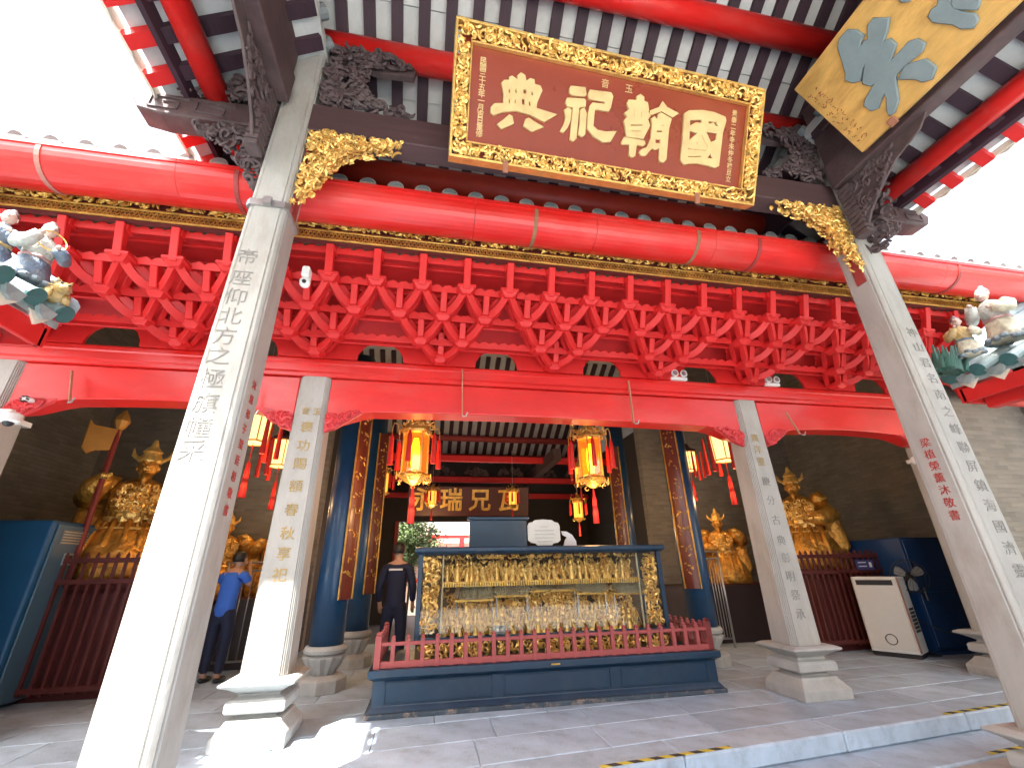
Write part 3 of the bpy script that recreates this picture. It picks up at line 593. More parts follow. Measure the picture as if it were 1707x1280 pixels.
# side slopes
zs = lambda o_: 5.99-.75*o_
aS = math.atan(.75)
for s, xc in ((-1, BX[0]), (1, BX[1])):
    q = lambda o_: xc+s*o_
    Y0, Y1 = -3.6, 4.25
    MB().add([(q(-.12), Y0, zs(-.12)+.04), (q(-.12), Y1, zs(-.12)+.04), (q(1.08), Y1, zs(1.08)+.04), (q(1.08), Y0, zs(1.08)+.04)]+[(q(-.12), Y0, zs(-.12)+.15), (q(-.12), Y1, zs(-.12)+.15), (q(1.08), Y1, zs(1.08)+.15), (q(1.08), Y0, zs(1.08)+.15)], [(0,1,2,3),(7,6,5,4),(0,4,5,1),(1,5,6,2),(2,6,7,3),(3,7,4,0)]).build('side_deck', TILEW, pr)
    rr = MB().box(0, 1.27, -.06, .06, -.055, .02).build('side_rafter', RAFT, None, local=True); rr.parent = pr
    tt = MB().box(0, 1.22, -.0885, .0885, 0, .025).build('side_tile', TILEW, None, local=True); tt.parent = pr
    fr_ = MB().box(0, .24, -.055, .055, -.05, .02).build('flying_rafter_end', REDM, None, local=True); fr_.parent = pr
    rc = MB().tube([(0, 0, 0), (1.5, 0, 0)], .07, 10).build('tile_row', TILEG, None, local=True); rc.parent = pr
    lip = MB().add([(0, -.11, .02), (0, .11, .02), (0, .07, -.06), (0, 0, -.085), (0, -.07, -.06), (.015, -.11, .02), (.015, .11, .02), (.015, .07, -.06), (.015, 0, -.085), (.015, -.07, -.06)], [(0,1,2,3,4),(9,8,7,6,5),(0,5,6,1),(1,6,7,2),(2,7,8,3),(3,8,9,4),(4,9,5,0)]).build('drip_tile', mat('cream_drip_tile', (.55, .5, .42), .7, var=.2), None, local=True); lip.parent = pr
    y_ = Y0+.1; first_ = True
    rot = (0, aS, 0) if s > 0 else (0, aS, pi)
    while y_ < Y1:
        for pt, nm, o0, dz, dy in ((rr, 'side_rafter', -.1, 0, 0), (tt, 'side_tile', -.1, .004, step/2), (fr_, 'flying_rafter_end', .93, -.005, 0), (rc, 'tile_row', -.15, .17, step/2), (lip, 'drip_tile', 1.13, .06, step/2)):
            L = (q(o0)-PLY.x, y_+dy-PLY.y, zs(o0)+dz-PLY.z); r_ = rot if nm != 'drip_tile' else (0, 0, 0)
            if first_: pt.location = L; pt.rotation_euler = r_
            else: inst(pt, nm, pr, L, r_)
        first_ = False; y_ += step
    MB().tube([(q(.69), Y0, zs(.69)-.065-.105), (q(.69), 4.1, zs(.69)-.065-.105)], .105, 18).build('purlin', RED, pr, smooth=True)
    MB().add([(q(.88), Y0, zs(.88)-.14), (q(.88), Y1, zs(.88)-.14), (q(.91), Y1, zs(.91)-.14), (q(.91), Y0, zs(.91)-.14)]+[(q(.88), Y0, zs(.88)+.02), (q(.88), Y1, zs(.88)+.02), (q(.91), Y1, zs(.91)+.02), (q(.91), Y0, zs(.91)+.02)], [(0,1,2,3),(7,6,5,4),(0,4,5,1),(1,5,6,2),(2,6,7,3),(3,7,4,0)]).build('side_fascia', RAFT, pr)
    MB().bar((q(1.13), Y0, zs(1.13)+.025), (q(1.13), Y1, zs(1.13)+.025), .03, .05).build('eave_batten', CREAM, pr)
    MB().box(min(q(-.02), q(.02)), max(q(-.02), q(.02)), 3.15, Yb, 5.4, 5.98).build('end_board', RAFT, pr)
    # beams running towards the viewer
    xo = xc; xc = xc-.13 if s < 0 else xc-.04
    MB().box(xc-.085, xc+.085, -3.2, 2.84, 5.20, 5.55).build('side_beam', DWOOD, pr, bevel=.015, seg=2)
    MB().box(xc-.05, xc+.05, -3.2, 2.84, 5.551, 6.0).build('side_panel', DWOOD, pr)
    MB().box(xc-.07, xc+.07, -3.2, 2.84, 6.001, 6.5).build('upper_side_beam', DWOOD, pr, bevel=.015)
    xt = xc-.05 if s < 0 else xc; xc = xo
    # arm reaching outwards, carved end
    A = MB().prism([(q(.16), 4.98), (q(.16), 5.24), (q(1.2), 5.20), (q(1.3), 5.12), (q(1.24), 5.0), (q(1.05), 4.96)][::(1 if s < 0 else -1)], (0, 2.93, 0), (1, 0, 0), (0, 0, 1), (0, 1, 0), 0, .2).build('projecting_arm', DWOOD, pr, bevel=.012)
    m_ = MB()
    for k_ in range(2):
        o1 = 1.16-k_*.36; zc = 5.09
        key = [(o1-.3, zc+.07), (o1, zc+.07), (o1, zc-.06), (o1-.22, zc-.06), (o1-.22, zc+.02), (o1-.1, zc+.02)]
        for a, b in zip(key, key[1:]): m_.bar((q(a[0]), 2.925, a[1]), (q(b[0]), 2.925, b[1]), .018, .014, up=(0, 1, 0))
    m_.build('carved_meander', CARVEW, pr)
    m_ = MB(); pol = [(q(.12), 5.26), (q(1.05), 5.24), (q(.98), 5.36), (q(.62), 5.5), (q(.3), 5.72), (q(.12), 5.85)]
    carve(m_, pol, 150, .014, (0, 2.98, 0), (1, 0, 0), (0, 0, 1), (0, -1, 0), .07, seed=11); carve(m_, pol, 40, .02, (0, 3.06, 0), (1, 0, 0), (0, 0, 1), (0, -1, 0), .05, seed=12)
    m_.prism(pol[::(1 if s > 0 else -1)], (0, 3.06, 0), (1, 0, 0), (0, 0, 1), (0, 1, 0), 0, .02)
    tag(m_.build('carved_upper_bracket', CARVEW, pr), kind='stuff')
    m_ = MB(); pol = [(q(.14), 4.96), (q(.85), 4.96), (q(.72), 4.80), (q(.5), 4.68), (q(.32), 4.45), (q(.2), 4.25), (q(.14), 4.2)]
    carve(m_, pol, 120, .013, (0, 3.02, 0), (1, 0, 0), (0, 0, 1), (0, -1, 0), .07, seed=13); tag(m_.build('carved_lower_bracket', CARVEW, pr), kind='stuff')
    # toothed bracket below the side beam
    m_ = MB(); pt = [(2.86, 4.55), (2.86, 5.19), (1.9, 5.19), (2.0, 5.08), (2.25, 5.0), (2.45, 4.86), (2.62, 4.7), (2.72, 4.55)]
    m_.prism(pt, (xt-.012, 0, 0), (0, 1, 0), (0, 0, 1), (1, 0, 0), 0, .024); carve(m_, pt, 60, .014, (xt-s*.012, 0, 0), (0, 1, 0), (0, 0, 1), (-s, 0, 0), .012, seed=17)
    for k_ in range(11): m_.box(xt-.05, xt+.05, 2.56+k_*.028-.08 if False else 2.70, 2.84, 4.50+k_*.062, 4.545+k_*.062)
    m_.build('toothed_bracket', CARVEW, pr, bevel=.005)
# carved work round the side beams seen beyond the right column
m_ = MB(); xq = BX[1]+.2
carve(m_, [(2.2, 5.2), (2.9, 5.2), (2.9, 5.95), (2.5, 5.8), (2.3, 5.5)], 60, .018, (xq, 0, 0), (0, 1, 0), (0, 0, 1), (-1, 0, 0), .06, seed=21)
carve(m_, [(2.6, 4.35), (3.0, 4.35), (3.05, 5.2), (2.45, 5.2)], 60, .018, (xq, 0, 0), (0, 1, 0), (0, 0, 1), (-1, 0, 0), .08, seed=22)
tag(m_.build('carved_side_work', CARVEW, pr), kind='stuff')
# tie beam between the tall columns with its brackets
tb = thing('tie_beam', (CX, BY, 5.03), 'dark brown tie beam between the tops of the two tall columns', 'beam')
MB().box(BC[0]+.12, BC[1]-.12, 2.93, 3.14, 5.04, 5.38).build('beam', mat('dark_brown_beam', (.085, .045, .045), .6, var=.25, scale=4, stretch=(.3, 3, 3), dirt=(.05, .03, .03)), tb, bevel=.012, seg=2)
for s, x0 in ((1, BC[0]+.15), (-1, BC[1]-.15)):
    m_ = MB(); p = [(x0, 5.03), (x0+s*.88, 5.03), (x0+s*.78, 4.95), (x0+s*.45, 4.82), (x0+s*.3, 4.72), (x0+s*.22, 4.5), (x0+s*.1, 4.3), (x0, 4.12)]
    carve(m_, p, 330, .0092, (0, 2.98, 0), (1, 0, 0), (0, 0, 1), (0, -1, 0), .06, seed=31+s, flowers=9); carve(m_, p, 160, .010, (0, 3.04, 0), (1, 0, 0), (0, 0, 1), (0, -1, 0), .03, seed=41+s)
    tag(m_.build('gilt_bracket', GOLD, tb), kind='stuff')
    MB().bar((x0+s*.008, 3.0, 4.05), (x0+s*.008, 3.0, 5.03), .1, .016, up=(1, 0, 0)).build('bracket_edge', DRED, tb)
    m_ = MB(); p = [(x0, 5.40), (x0, 6.34), (x0+s*.1, 6.36), (x0+s*.75, 6.3), (x0+s*.92, 6.2), (x0+s*.8, 6.12), (x0+s*.5, 6.08), (x0+s*.42, 5.95), (x0+s*.42, 5.75), (x0+s*.55, 5.62), (x0+s*.85, 5.5), (x0+s*.98, 5.40)]
    carve(m_, p, 190, .014, (0, 3.0, 0), (1, 0, 0), (0, 0, 1), (0, -1, 0), .07, seed=51+s)
    m_.prism([(x0, 6.16), (x0, 6.3), (x0+s*.86, 6.24), (x0+s*.84, 6.12), (x0+s*.5, 6.1)][::(-1 if s > 0 else 1)], (0, 3.0, 0), (1, 0, 0), (0, 0, 1), (0, 1, 0), 0, .06)
    tag(m_.build('carved_dark_bracket', CARVEW, tb), kind='stuff')

# ================================================================== MAIN PLAQUE
G = json.loads('{"dian":[[[0.377,0.721],[0.349,0.705],[0.35,0.661],[0.378,0.624],[0.458,0.606],[0.456,0.527],[0.43,0.438],[0.453,0.409],[0.498,0.4],[0.498,0.375],[0.522,0.359],[0.554,0.374],[0.574,0.381],[0.571,0.349],[0.601,0.317],[0.641,0.332],[0.654,0.38],[0.689,0.348],[0.728,0.351],[0.734,0.39],[0.788,0.394],[0.808,0.43],[0.79,0.478],[0.767,0.541],[0.763,0.593],[0.958,0.613],[0.846,0.695],[0.712,0.658],[0.577,0.645],[0.455,0.678]],[[0.496,0.476],[0.512,0.473],[0.515,0.508],[0.498,0.511]],[[0.556,0.459],[0.572,0.456],[0.574,0.497],[0.559,0.5]],[[0.63,0.454],[0.661,0.448],[0.664,0.487],[0.633,0.493]],[[0.705,0.457],[0.725,0.454],[0.727,0.49],[0.708,0.493]],[[0.501,0.561],[0.516,0.559],[0.519,0.598],[0.504,0.601]],[[0.556,0.551],[0.57,0.548],[0.573,0.588],[0.559,0.59]],[[0.622,0.535],[0.651,0.53],[0.655,0.584],[0.626,0.589]],[[0.688,0.545],[0.707,0.541],[0.71,0.584],[0.691,0.588]],[[0.416,0.794],[0.474,0.74],[0.518,0.693],[0.546,0.702],[0.563,0.761],[0.453,0.826]],[[0.656,0.767],[0.671,0.705],[0.702,0.689],[0.747,0.71],[0.838,0.742],[0.738,0.801]]],"si":[[[1.067,0.358],[1.079,0.338],[1.22,0.325],[1.233,0.387],[1.213,0.402],[1.094,0.413],[1.07,0.395]],[[1.039,0.486],[1.051,0.449],[1.216,0.427],[1.233,0.439],[1.233,0.488],[1.18,0.505],[1.172,0.511],[1.166,0.791],[1.135,0.821],[1.106,0.801],[1.115,0.517],[1.057,0.521]],[[1.031,0.559],[1.066,0.532],[1.1,0.546],[1.096,0.645],[1.072,0.709],[1.035,0.759],[1.006,0.747],[1.037,0.685],[1.049,0.623]],[[1.186,0.531],[1.222,0.505],[1.249,0.549],[1.25,0.739],[1.222,0.765],[1.185,0.75],[1.191,0.643]],[[1.253,0.375],[1.263,0.337],[1.478,0.321],[1.5,0.351],[1.486,0.453],[1.467,0.492],[1.339,0.495],[1.328,0.512],[1.323,0.65],[1.372,0.68],[1.458,0.68],[1.562,0.658],[1.509,0.76],[1.432,0.777],[1.335,0.74],[1.27,0.682],[1.264,0.554],[1.278,0.476],[1.301,0.445],[1.42,0.436],[1.43,0.41],[1.265,0.414]]],"chao":[[[1.649,0.387],[1.659,0.353],[1.744,0.34],[1.743,0.304],[1.78,0.278],[1.82,0.297],[1.821,0.332],[1.862,0.34],[1.882,0.406],[1.875,0.423],[1.905,0.453],[1.877,0.493],[1.907,0.543],[1.846,0.679],[1.672,0.685],[1.651,0.595],[1.632,0.552],[1.664,0.504],[1.631,0.479],[1.676,0.436]],[[1.701,0.567],[1.826,0.545],[1.828,0.563],[1.703,0.585]],[[1.715,0.623],[1.812,0.606],[1.813,0.62],[1.717,0.637]],[[1.721,0.432],[1.73,0.43],[1.736,0.491],[1.727,0.493]],[[1.8,0.437],[1.81,0.435],[1.814,0.485],[1.805,0.487]],[[1.625,0.747],[1.647,0.697],[1.865,0.695],[1.872,0.722],[1.852,0.745],[1.783,0.745],[1.777,0.848],[1.747,0.87],[1.716,0.854],[1.712,0.752],[1.635,0.761]],[[1.89,0.44],[1.891,0.408],[1.982,0.361],[2.016,0.297],[2.071,0.344],[2.205,0.379],[2.14,0.43],[2.069,0.412],[2.012,0.395],[1.913,0.448]],[[1.915,0.479],[1.945,0.45],[1.975,0.476],[1.984,0.427],[2.014,0.407],[2.13,0.444],[2.11,0.539],[2.112,0.826],[2.087,0.86],[2.051,0.864],[2.034,0.838],[2.032,0.727],[1.981,0.759],[1.948,0.749],[1.883,0.831],[1.838,0.834],[1.818,0.81],[1.833,0.783],[1.893,0.75],[1.929,0.649],[1.931,0.538]],[[2.014,0.504],[2.047,0.51],[2.045,0.534]],[[1.98,0.576],[2.039,0.565],[2.041,0.587],[1.983,0.597]],[[1.975,0.659],[2.031,0.649],[2.035,0.691],[1.979,0.7]]],"guo":[[[2.264,0.368],[2.312,0.332],[2.46,0.301],[2.595,0.297],[2.724,0.318],[2.74,0.348],[2.713,0.475],[2.706,0.797],[2.66,0.826],[2.585,0.812],[2.46,0.811],[2.375,0.825],[2.315,0.846],[2.271,0.809],[2.273,0.671],[2.27,0.511]],[[2.331,0.416],[2.465,0.386],[2.469,0.424],[2.399,0.432],[2.337,0.475]],[[2.533,0.389],[2.633,0.379],[2.66,0.427],[2.624,0.425],[2.596,0.394],[2.551,0.42]],[[2.337,0.516],[2.409,0.523],[2.45,0.512],[2.342,0.611]],[[2.52,0.492],[2.655,0.485],[2.644,0.556],[2.589,0.59]],[[2.333,0.661],[2.355,0.686],[2.531,0.672],[2.546,0.638],[2.468,0.541],[2.482,0.535],[2.557,0.632],[2.537,0.681],[2.342,0.699]],[[2.42,0.631],[2.432,0.603],[2.451,0.626]],[[2.346,0.756],[2.497,0.732],[2.499,0.748],[2.348,0.772]],[[2.563,0.746],[2.596,0.687],[2.641,0.742]]],"sa":[[[0.341,0.627],[0.378,0.665],[0.478,0.892],[0.534,0.935],[0.607,0.928],[0.639,0.862],[0.644,0.775],[0.601,0.756],[0.552,0.718],[0.625,0.728],[0.649,0.712],[0.713,0.799],[0.765,0.803],[0.823,0.692],[0.754,0.628],[0.648,0.563],[0.705,0.582],[0.732,0.561],[0.729,0.486],[0.669,0.446],[0.598,0.414],[0.71,0.413],[0.791,0.414],[0.833,0.377],[0.839,0.302],[0.796,0.275],[0.687,0.296],[0.591,0.3],[0.568,0.285],[0.468,0.114],[0.389,0.062],[0.358,0.073],[0.374,0.123],[0.431,0.197],[0.454,0.255],[0.414,0.25],[0.34,0.201],[0.297,0.23],[0.292,0.314],[0.333,0.347],[0.465,0.385],[0.428,0.397],[0.403,0.471],[0.443,0.516],[0.519,0.582],[0.479,0.58],[0.402,0.513],[0.361,0.552]],[[0.58,0.252],[0.675,0.291],[0.773,0.201],[0.773,0.088],[0.709,0.042],[0.662,0.081],[0.65,0.139]]],"sb":[[[0.973,0.435],[1.009,0.455],[1.048,0.441],[1.098,0.491],[1.128,0.429],[1.086,0.365],[1.083,0.332],[1.091,0.255],[1.122,0.171],[1.109,0.124],[1.066,0.108],[1.029,0.166],[1.019,0.246],[0.965,0.375]],[[1.088,0.33],[1.102,0.369],[1.149,0.412],[1.224,0.256],[1.168,0.201],[1.149,0.191],[1.098,0.292]],[[0.946,0.725],[0.947,0.695],[0.972,0.657],[0.99,0.66],[0.961,0.746]]]}')
O = Vector((-.0005, 2.183, 5.694)); eu = Vector((.99883, .04087, .02588)).normalized(); dn = Vector((.00379, .46725, -.88412)).normalized(); ev = -dn; en = eu.cross(ev); en.normalize()
pq = thing('name_plaque', tuple(O+eu*1.56+dn*1.15), 'red-brown name plaque with four big gold characters in an openwork gilt frame', 'plaque')
W_, H_ = 3.128, 1.152
FR = (O, eu, ev)                                                   # v is negative downwards
def rect(a, b, c, d): return [(a, -c), (a, -d), (b, -d), (b, -c)]
MB().prism(rect(.06, W_-.06, .06, H_-.06), O, eu, ev, en, -.09, -.03).build('board', BOARD, pq)
rim = MB()
for a, b, c, d, t0, t1 in ((0, W_, 0, .022, -.09, .045), (0, W_, H_-.022, H_, -.09, .045), (0, .022, .022, H_-.022, -.09, .045), (W_-.022, W_, .022, H_-.022, -.09, .045),
                   (.14, W_-.14, .148, .163, -.03, .02), (.14, W_-.14, H_-.163, H_-.148, -.03, .02), (.14, .155, .163, H_-.163, -.03, .02), (W_-.155, W_-.14, .163, H_-.163, -.03, .02)):
    rim.prism(rect(a, b, c, d), O, eu, ev, en, t0, t1)
rim.build('frame_moulding', GOLD, pq, bevel=.004)
m_ = MB()
for i_, (a, b, c, d, n_, fl) in enumerate(((.02, W_-.02, .02, .148, 330, 16), (.02, W_-.02, H_-.148, H_-.02, 330, 16), (.02, .14, .148, H_-.148, 125, 6), (W_-.14, W_-.02, .148, H_-.148, 125, 6))):
    carve(m_, rect(a, b, c, d), n_, .0092, O+en*-.02, eu, ev, en, .055, seed=60+i_, flowers=fl, L=8)
tag(m_.build('openwork_frame', GOLD, pq), kind='stuff')
ne = lambda L: [[(x, -y) for x, y in sp] for sp in L]
for k_ in ('dian', 'si', 'chao', 'guo'): flatshape('character', ne(G[k_]), -.02, CHARG, pq, FR, ext=.012, bevel=.004)
text('character', '音', .085, CHARG, pq, (O+eu*1.42+dn*.245+en*-.028, eu, ev)); text('character', '玉', .085, CHARG, pq, (O+eu*1.666+dn*.245+en*-.028, eu, ev))
text('inscription', '民國三十五年一月吉日重修', .064, CHARG, pq, (O+eu*.26+dn*.275+en*-.028, eu, ev), vertical=.0565, bold=.0008)
text('inscription', '景泰二年辛未仲冬複旦立', .064, CHARG, pq, (O+eu*2.845+dn*.255+en*-.028, eu, ev), vertical=.065, bold=.0008)
for a in (.5, 2.45):
    c0 = O+eu*a+dn*(H_-.03)+en*.05; MB().bar(c0, c0+dn*.11+en*.02, .05, .02).build('support_peg', mat('reddish_peg', (.35, .14, .08), .6), pq, bevel=.005)

# ================================================================== GOLD SIGN BOARD on the right beam
S0 = Vector((4.15, 2.37, 5.18)); su = Vector((0, -1, 0)); sv = Vector((-.53, 0, .85)).normalized(); sn = su.cross(sv)
gs = thing('gold_sign_board', tuple(S0), 'gold leaf sign board with big grey-blue characters leaning out at the top right', 'sign board')
MB().prism([(0, 0), (2.9, 0), (2.9, 1.0), (0, 1.0)], S0, su, sv, sn, -.07, 0).build('board', GLEAF, gs, bevel=.006)
for k_ in ('sa', 'sb'): flatshape('character', G[k_], .012, SLATE, gs, (S0, su, sv), ext=.014, bevel=.008)
flatshape('character', [[(1.5, .2), (1.62, .2), (1.62, .8), (1.5, .8)], [(1.36, .52), (1.8, .52), (1.8, .6), (1.36, .6)]], .012, SLATE, gs, (S0, su, sv), ext=.014, bevel=.008)
m_ = MB(); rg_ = random.Random(3)
for c_ in range(2):
    for k_ in range(13):
        u = .055+c_*.07; v = .82-k_*.058
        for j in range(3):
            a = (u+rg_.uniform(-.02, .02), v+rg_.uniform(-.02, .02)); b = (a[0]+rg_.uniform(-.025, .025), a[1]+rg_.uniform(-.02, .02))
            m_.bar(S0+su*a[0]+sv*a[1]+sn*.002, S0+su*b[0]+sv*b[1]+sn*.002, .006, .003, up=sn)
tag(m_.build('small_inscription', mat('worn_red_brown_ink', (.28, .07, .03), .7), gs), kind='stuff')
MB().bar(S0+su*.34+sn*.03+sv*-.03, S0+su*.34+sn*.03+sv*.045, .07, .03, up=sn).build('support_peg', MATS['reddish_peg'], gs, bevel=.005)
# ================================================================== INSIDE THE HALL
def rcol(x, y, r_, label, z1=4.6):
    t = thing('round_column', (x, y, 0), label, 'column', 'blue lacquered hall columns')
    MB().tube([(x, y, .5), (x, y, 1.6), (x, y, z1)], [r_, r_*1.0, r_*.92], 28).build('shaft', BLUE, t, smooth=True)
    MB().lathe([(.30, 0), (.30, .14), (.27, .16), (.20, .18)], 8, (x, y, 0)).build('plinth', STONE2, t, bevel=.006)
    MB().lathe([(.15, .181), (.19, .24), (.265, .36), (.27, .385), (.22, .40)], 24, (x, y, 0), flute=.10).build('lotus_bowl', STONE2, t)
    MB().lathe([(.22, .401), (.255, .42), (.265, .455), (.24, .498)], 24, (x, y, 0)).build('ring', STONE2, t, smooth=False); return t
def couplet(x, y, r_, a0, label, z0=1.02, z1=3.7, seed=1, rev=1):
    t = thing('couplet_board', (x, y, z0), label, 'board', 'curved couplet boards on the blue columns')
    pf = [(x+(r_+.02)*cos(a0+a), y+(r_+.02)*sin(a0+a)) for a in [(-.5+1.0*i/8) for i in range(9)]]; pb = [(x+(r_+.045)*cos(a0+a), y+(r_+.045)*sin(a0+a)) for a in [(-.5+1.0*i/8) for i in range(9)]]
    ring = pf+pb[::-1]
    MB().ring_loft([[(a, b, z) for a, b in ring[::-1]] for z in (z0, z1)]).build('board', COUP, t)
    m_ = MB()
    for sg in (-.48, .48):
        m_.tube([(x+(r_+.05)*cos(a0+sg), y+(r_+.05)*sin(a0+sg), z) for z in (z0, z1)], .014, 6)
    rg_ = random.Random(seed); z = z0+.2
    while z < z1-.1:
        for k_ in range(6):
            a = a0+rg_.uniform(-.3, .3); b = a+rg_.uniform(-.2, .2); zz = z+rg_.uniform(0, .16)
            m_.tube([(x+(r_+.048)*cos(a), y+(r_+.048)*sin(a), zz), (x+(r_+.048)*cos(b), y+(r_+.048)*sin(b), zz+rg_.uniform(-.05, .05))], .011, 5)
        z += .27
    tag(m_.build('gilt_characters', GOLD2, t), kind='stuff'); return t
rcol(-1.2, 6.75, .21, 'front blue round column left of the display case'); rcol(-1.05, 8.2, .21, 'second blue round column left of the display case, set further back')
rcol(4.22, 6.8, .21, 'front blue round column right of the display case'); rcol(3.95, 8.6, .2, 'second blue round column right of the display case, set further back')
couplet(-1.2, 6.75, .21, radians(-36), 'red-brown couplet board with gold characters on the front left blue column', seed=1); couplet(-1.05, 8.2, .21, radians(-40), 'narrow red-brown couplet board on the rear left blue column', seed=2)
couplet(4.22, 6.8, .21, radians(-135), 'red-brown couplet board with gold characters on the front right blue column', seed=3); couplet(3.95, 8.6, .20, radians(-130), 'gold speckled couplet board on the rear right blue column', seed=4)

# display case on its blue base
bs = thing('panelled_platform', (1.49, 5.95, 0), 'long dark blue panelled base with peeling skirting under the glass case', 'platform')
x0, x1, y0, y1 = -.46, 3.44, 5.42, 6.55
MB().box(x0-.06, x1+.06, y0-.06, y1+.06, 0, .045).build('skirting', PEEL, bs, bevel=.01, seg=2)
MB().ring_loft([[(x0-a, y0-a, z), (x1+a, y0-a, z), (x1+a, y1+a, z), (x0-a, y1+a, z)] for a, z in ((.04, .046), (.02, .075), (0, .1), (0, .315), (.02, .33), (.05, .345), (.055, .355), (.055, .41), (.045, .42))]).build('body', BLUEC, bs, bevel=.005)
for a, b in ((x0+.12, .78), (.90, 2.12), (2.24, x1-.12)):
    m_ = MB(); 
    for bx in ((a, b, .295, .308), (a, b, .112, .125), (a, a+.014, .125, .295), (b-.014, b, .125, .295)): m_.box(bx[0], bx[1], y0-.012, y0-.001, bx[2], bx[3])
    m_.build('panel_frame', BLUEC, bs, bevel=.003)
MB().box(1.42, 1.52, y0-.062, y0-.056, .375, .39).build('keyhole_plate', GOLD2, bs)
rl = thing('red_railing', (1.49, 5.5, .42), 'low faded red railing round the glass display case', 'railing')
def rail_run(a, b, first_=[None, None]):
    a = Vector((*a, 0)); b = Vector((*b, 0)); d = b-a; L = d.length; n_ = max(2, round(L/.155))
    for z, h in ((.452, .06), (.64, .034)): MB().bar((a.x, a.y, z+.0), (b.x, b.y, z), .03, h).build('rail', RAILR, rl, bevel=.004)
    for i in range(n_+1):
        p = a+d*i/n_; end = i in (0, n_)
        if first_[0] is None: first_[0] = MB().sq([(.021, 0), (.021, .262), (.014, .272), (.019, .285), (.006, .30)]).build('picket', RAILR, rl, local=True); first_[0].location = (p.x-1.49, p.y-5.5, .0)
        else: inst(first_[0], 'picket', rl, (p.x-1.49, p.y-5.5, 0), sc=(1.5, 1.5, 1.12) if end else (1, 1, 1))
for a, b in (((x0+.02, y0+.02), (x1-.02, y0+.02)), ((x0+.02, y0+.02), (x0+.02, y1-.1)), ((x1-.02, y0+.02), (x1-.02, y1-.1))): rail_run(a, b)
cs = thing('display_case', (1.49, 5.95, .42), 'glass display case full of gilded miniature carvings', 'display case')
a0, a1, b0, b1, zt = -.08, 3.06, 5.66, 6.36, 1.53
for nm, bx in (('post', (a0, a0+.055, b0, b0+.055, .62, zt)), ('post', (a1-.055, a1, b0, b0+.055, .62, zt)), ('post', (a0, a0+.055, b1-.055, b1, .62, zt)), ('post', (a1-.055, a1, b1-.055, b1, .62, zt)), ('bottom_rail', (a0, a1, b0-.01, b0+.05, .60, .645)), ('back_panel', (a0+.05, a1-.05, b1-.04, b1-.02, .62, zt)), ('case_floor', (a0, a1, b0+.05, b1, .60, .63))):
    MB().box(*bx).build(nm, BLUEC if nm != 'back_panel' else mat('case_back_gilt', (.16, .09, .035), .6, var=.3, dirt=(.10, .06, .02)), cs, bevel=.004)
MB().ring_loft([[(a0-q_, b0-q_, z), (a1+q_, b0-q_, z), (a1+q_, b1+q_, z), (a0-q_, b1+q_, z)] for q_, z in ((0, zt), (.03, zt+.012), (.05, zt+.03), (.05, zt+.07), (.03, zt+.08))]).build('cornice', BLUEC, cs, bevel=.004)
MB().box(a0+.055, a1-.055, b0+.012, b0+.018, .645, zt).build('glass_pane', GLASS, cs)
m_ = MB(); carve(m_, [(a0+.05, .43), (a1-.05, .43), (a1-.05, .60), (a0+.05, .60)], 260, .0105, (0, b0+.05, 0), (1, 0, 0), (0, 0, 1), (0, -1, 0), .06, seed=70, L=7)
tag(m_.build('gilt_base_carving', GOLD, cs), kind='stuff')
MB().box(a0+.02, a1-.02, b0+.06, b0+.1, .42, .60).build('plinth_board', mat('case_dark_gilt', (.12, .07, .03), .7), cs)
m_ = MB()
for (xa, xb) in ((a0+.06, a0+.27), (a1-.27, a1-.06)): carve(m_, [(xa, .66), (xb, .66), (xb, 1.51), (xa, 1.51)], 120, .0105, (0, b0+.12, 0), (1, 0, 0), (0, 0, 1), (0, -1, 0), .08, seed=int(xa*30)+90, L=8, flowers=4)
carve(m_, [(1.15, .90), (2.05, .90), (2.05, 1.18), (1.15, 1.18)], 120, .009, (0, b0+.4, 0), (1, 0, 0), (0, 0, 1), (0, -1, 0), .08, seed=95, L=7)
carve(m_, [(a0+.3, 1.47), (a1-.3, 1.47), (a1-.3, 1.52), (a0+.3, 1.52)], 110, .008, (0, b0+.15, 0), (1, 0, 0), (0, 0, 1), (0, -1, 0), .03, seed=96, L=6)
for k_ in range(5): carve(m_, [(a0+.35+k_*.5, 1.30), (a0+.62+k_*.5, 1.30), (a0+.58+k_*.5, 1.50), (a0+.4+k_*.5, 1.50)], 26, .008, (0, b0+.32, 0), (1, 0, 0), (0, 0, 1), (0, -1, 0), .05, seed=300+k_, L=7, flowers=1)
for k_ in range(6): carve(m_, [(a0+.3+k_*.43, .66), (a0+.62+k_*.43, .66), (a0+.55+k_*.43, .98), (a0+.34+k_*.43, .92)], 26, .009, (0, b0+.36, 0), (1, 0, 0), (0, 0, 1), (0, -1, 0), .08, seed=320+k_, L=7, flowers=1)
carve(m_, [(a0+.3, 1.22), (a1-.3, 1.22), (a1-.3, 1.46), (a0+.3, 1.46)], 260, .0085, (0, b0+.36, 0), (1, 0, 0), (0, 0, 1), (0, -1, 0), .10, seed=350, L=8, flowers=10)
carve(m_, [(a0+.3, .80), (a1-.3, .80), (a1-.3, 1.14), (a0+.3, 1.14)], 330, .0085, (0, b0+.42, 0), (1, 0, 0), (0, 0, 1), (0, -1, 0), .12, seed=351, L=8, flowers=14)
tag(m_.build('gilt_panels', GOLD, cs), kind='stuff')
MB().box(a0+.29, a1-.29, b0+.1, b1-.05, 1.195, 1.215).build('shelf', GOLD2, cs, bevel=.003)
m_ = MB()
x = a0+.3
while x < a1-.3: m_.box(x, x+.018, b0+.085, b0+.1, 1.16, 1.22); x += .03
tag(m_.build('shelf_fringe', GOLD2, cs), kind='stuff')
for xa in (a0+.29, a1-.305): MB().box(xa, xa+.018, b0+.1, b0+.125, .64, 1.52).build('inner_post', mat('pale_gilt_post', (.5, .42, .25), .5), cs)
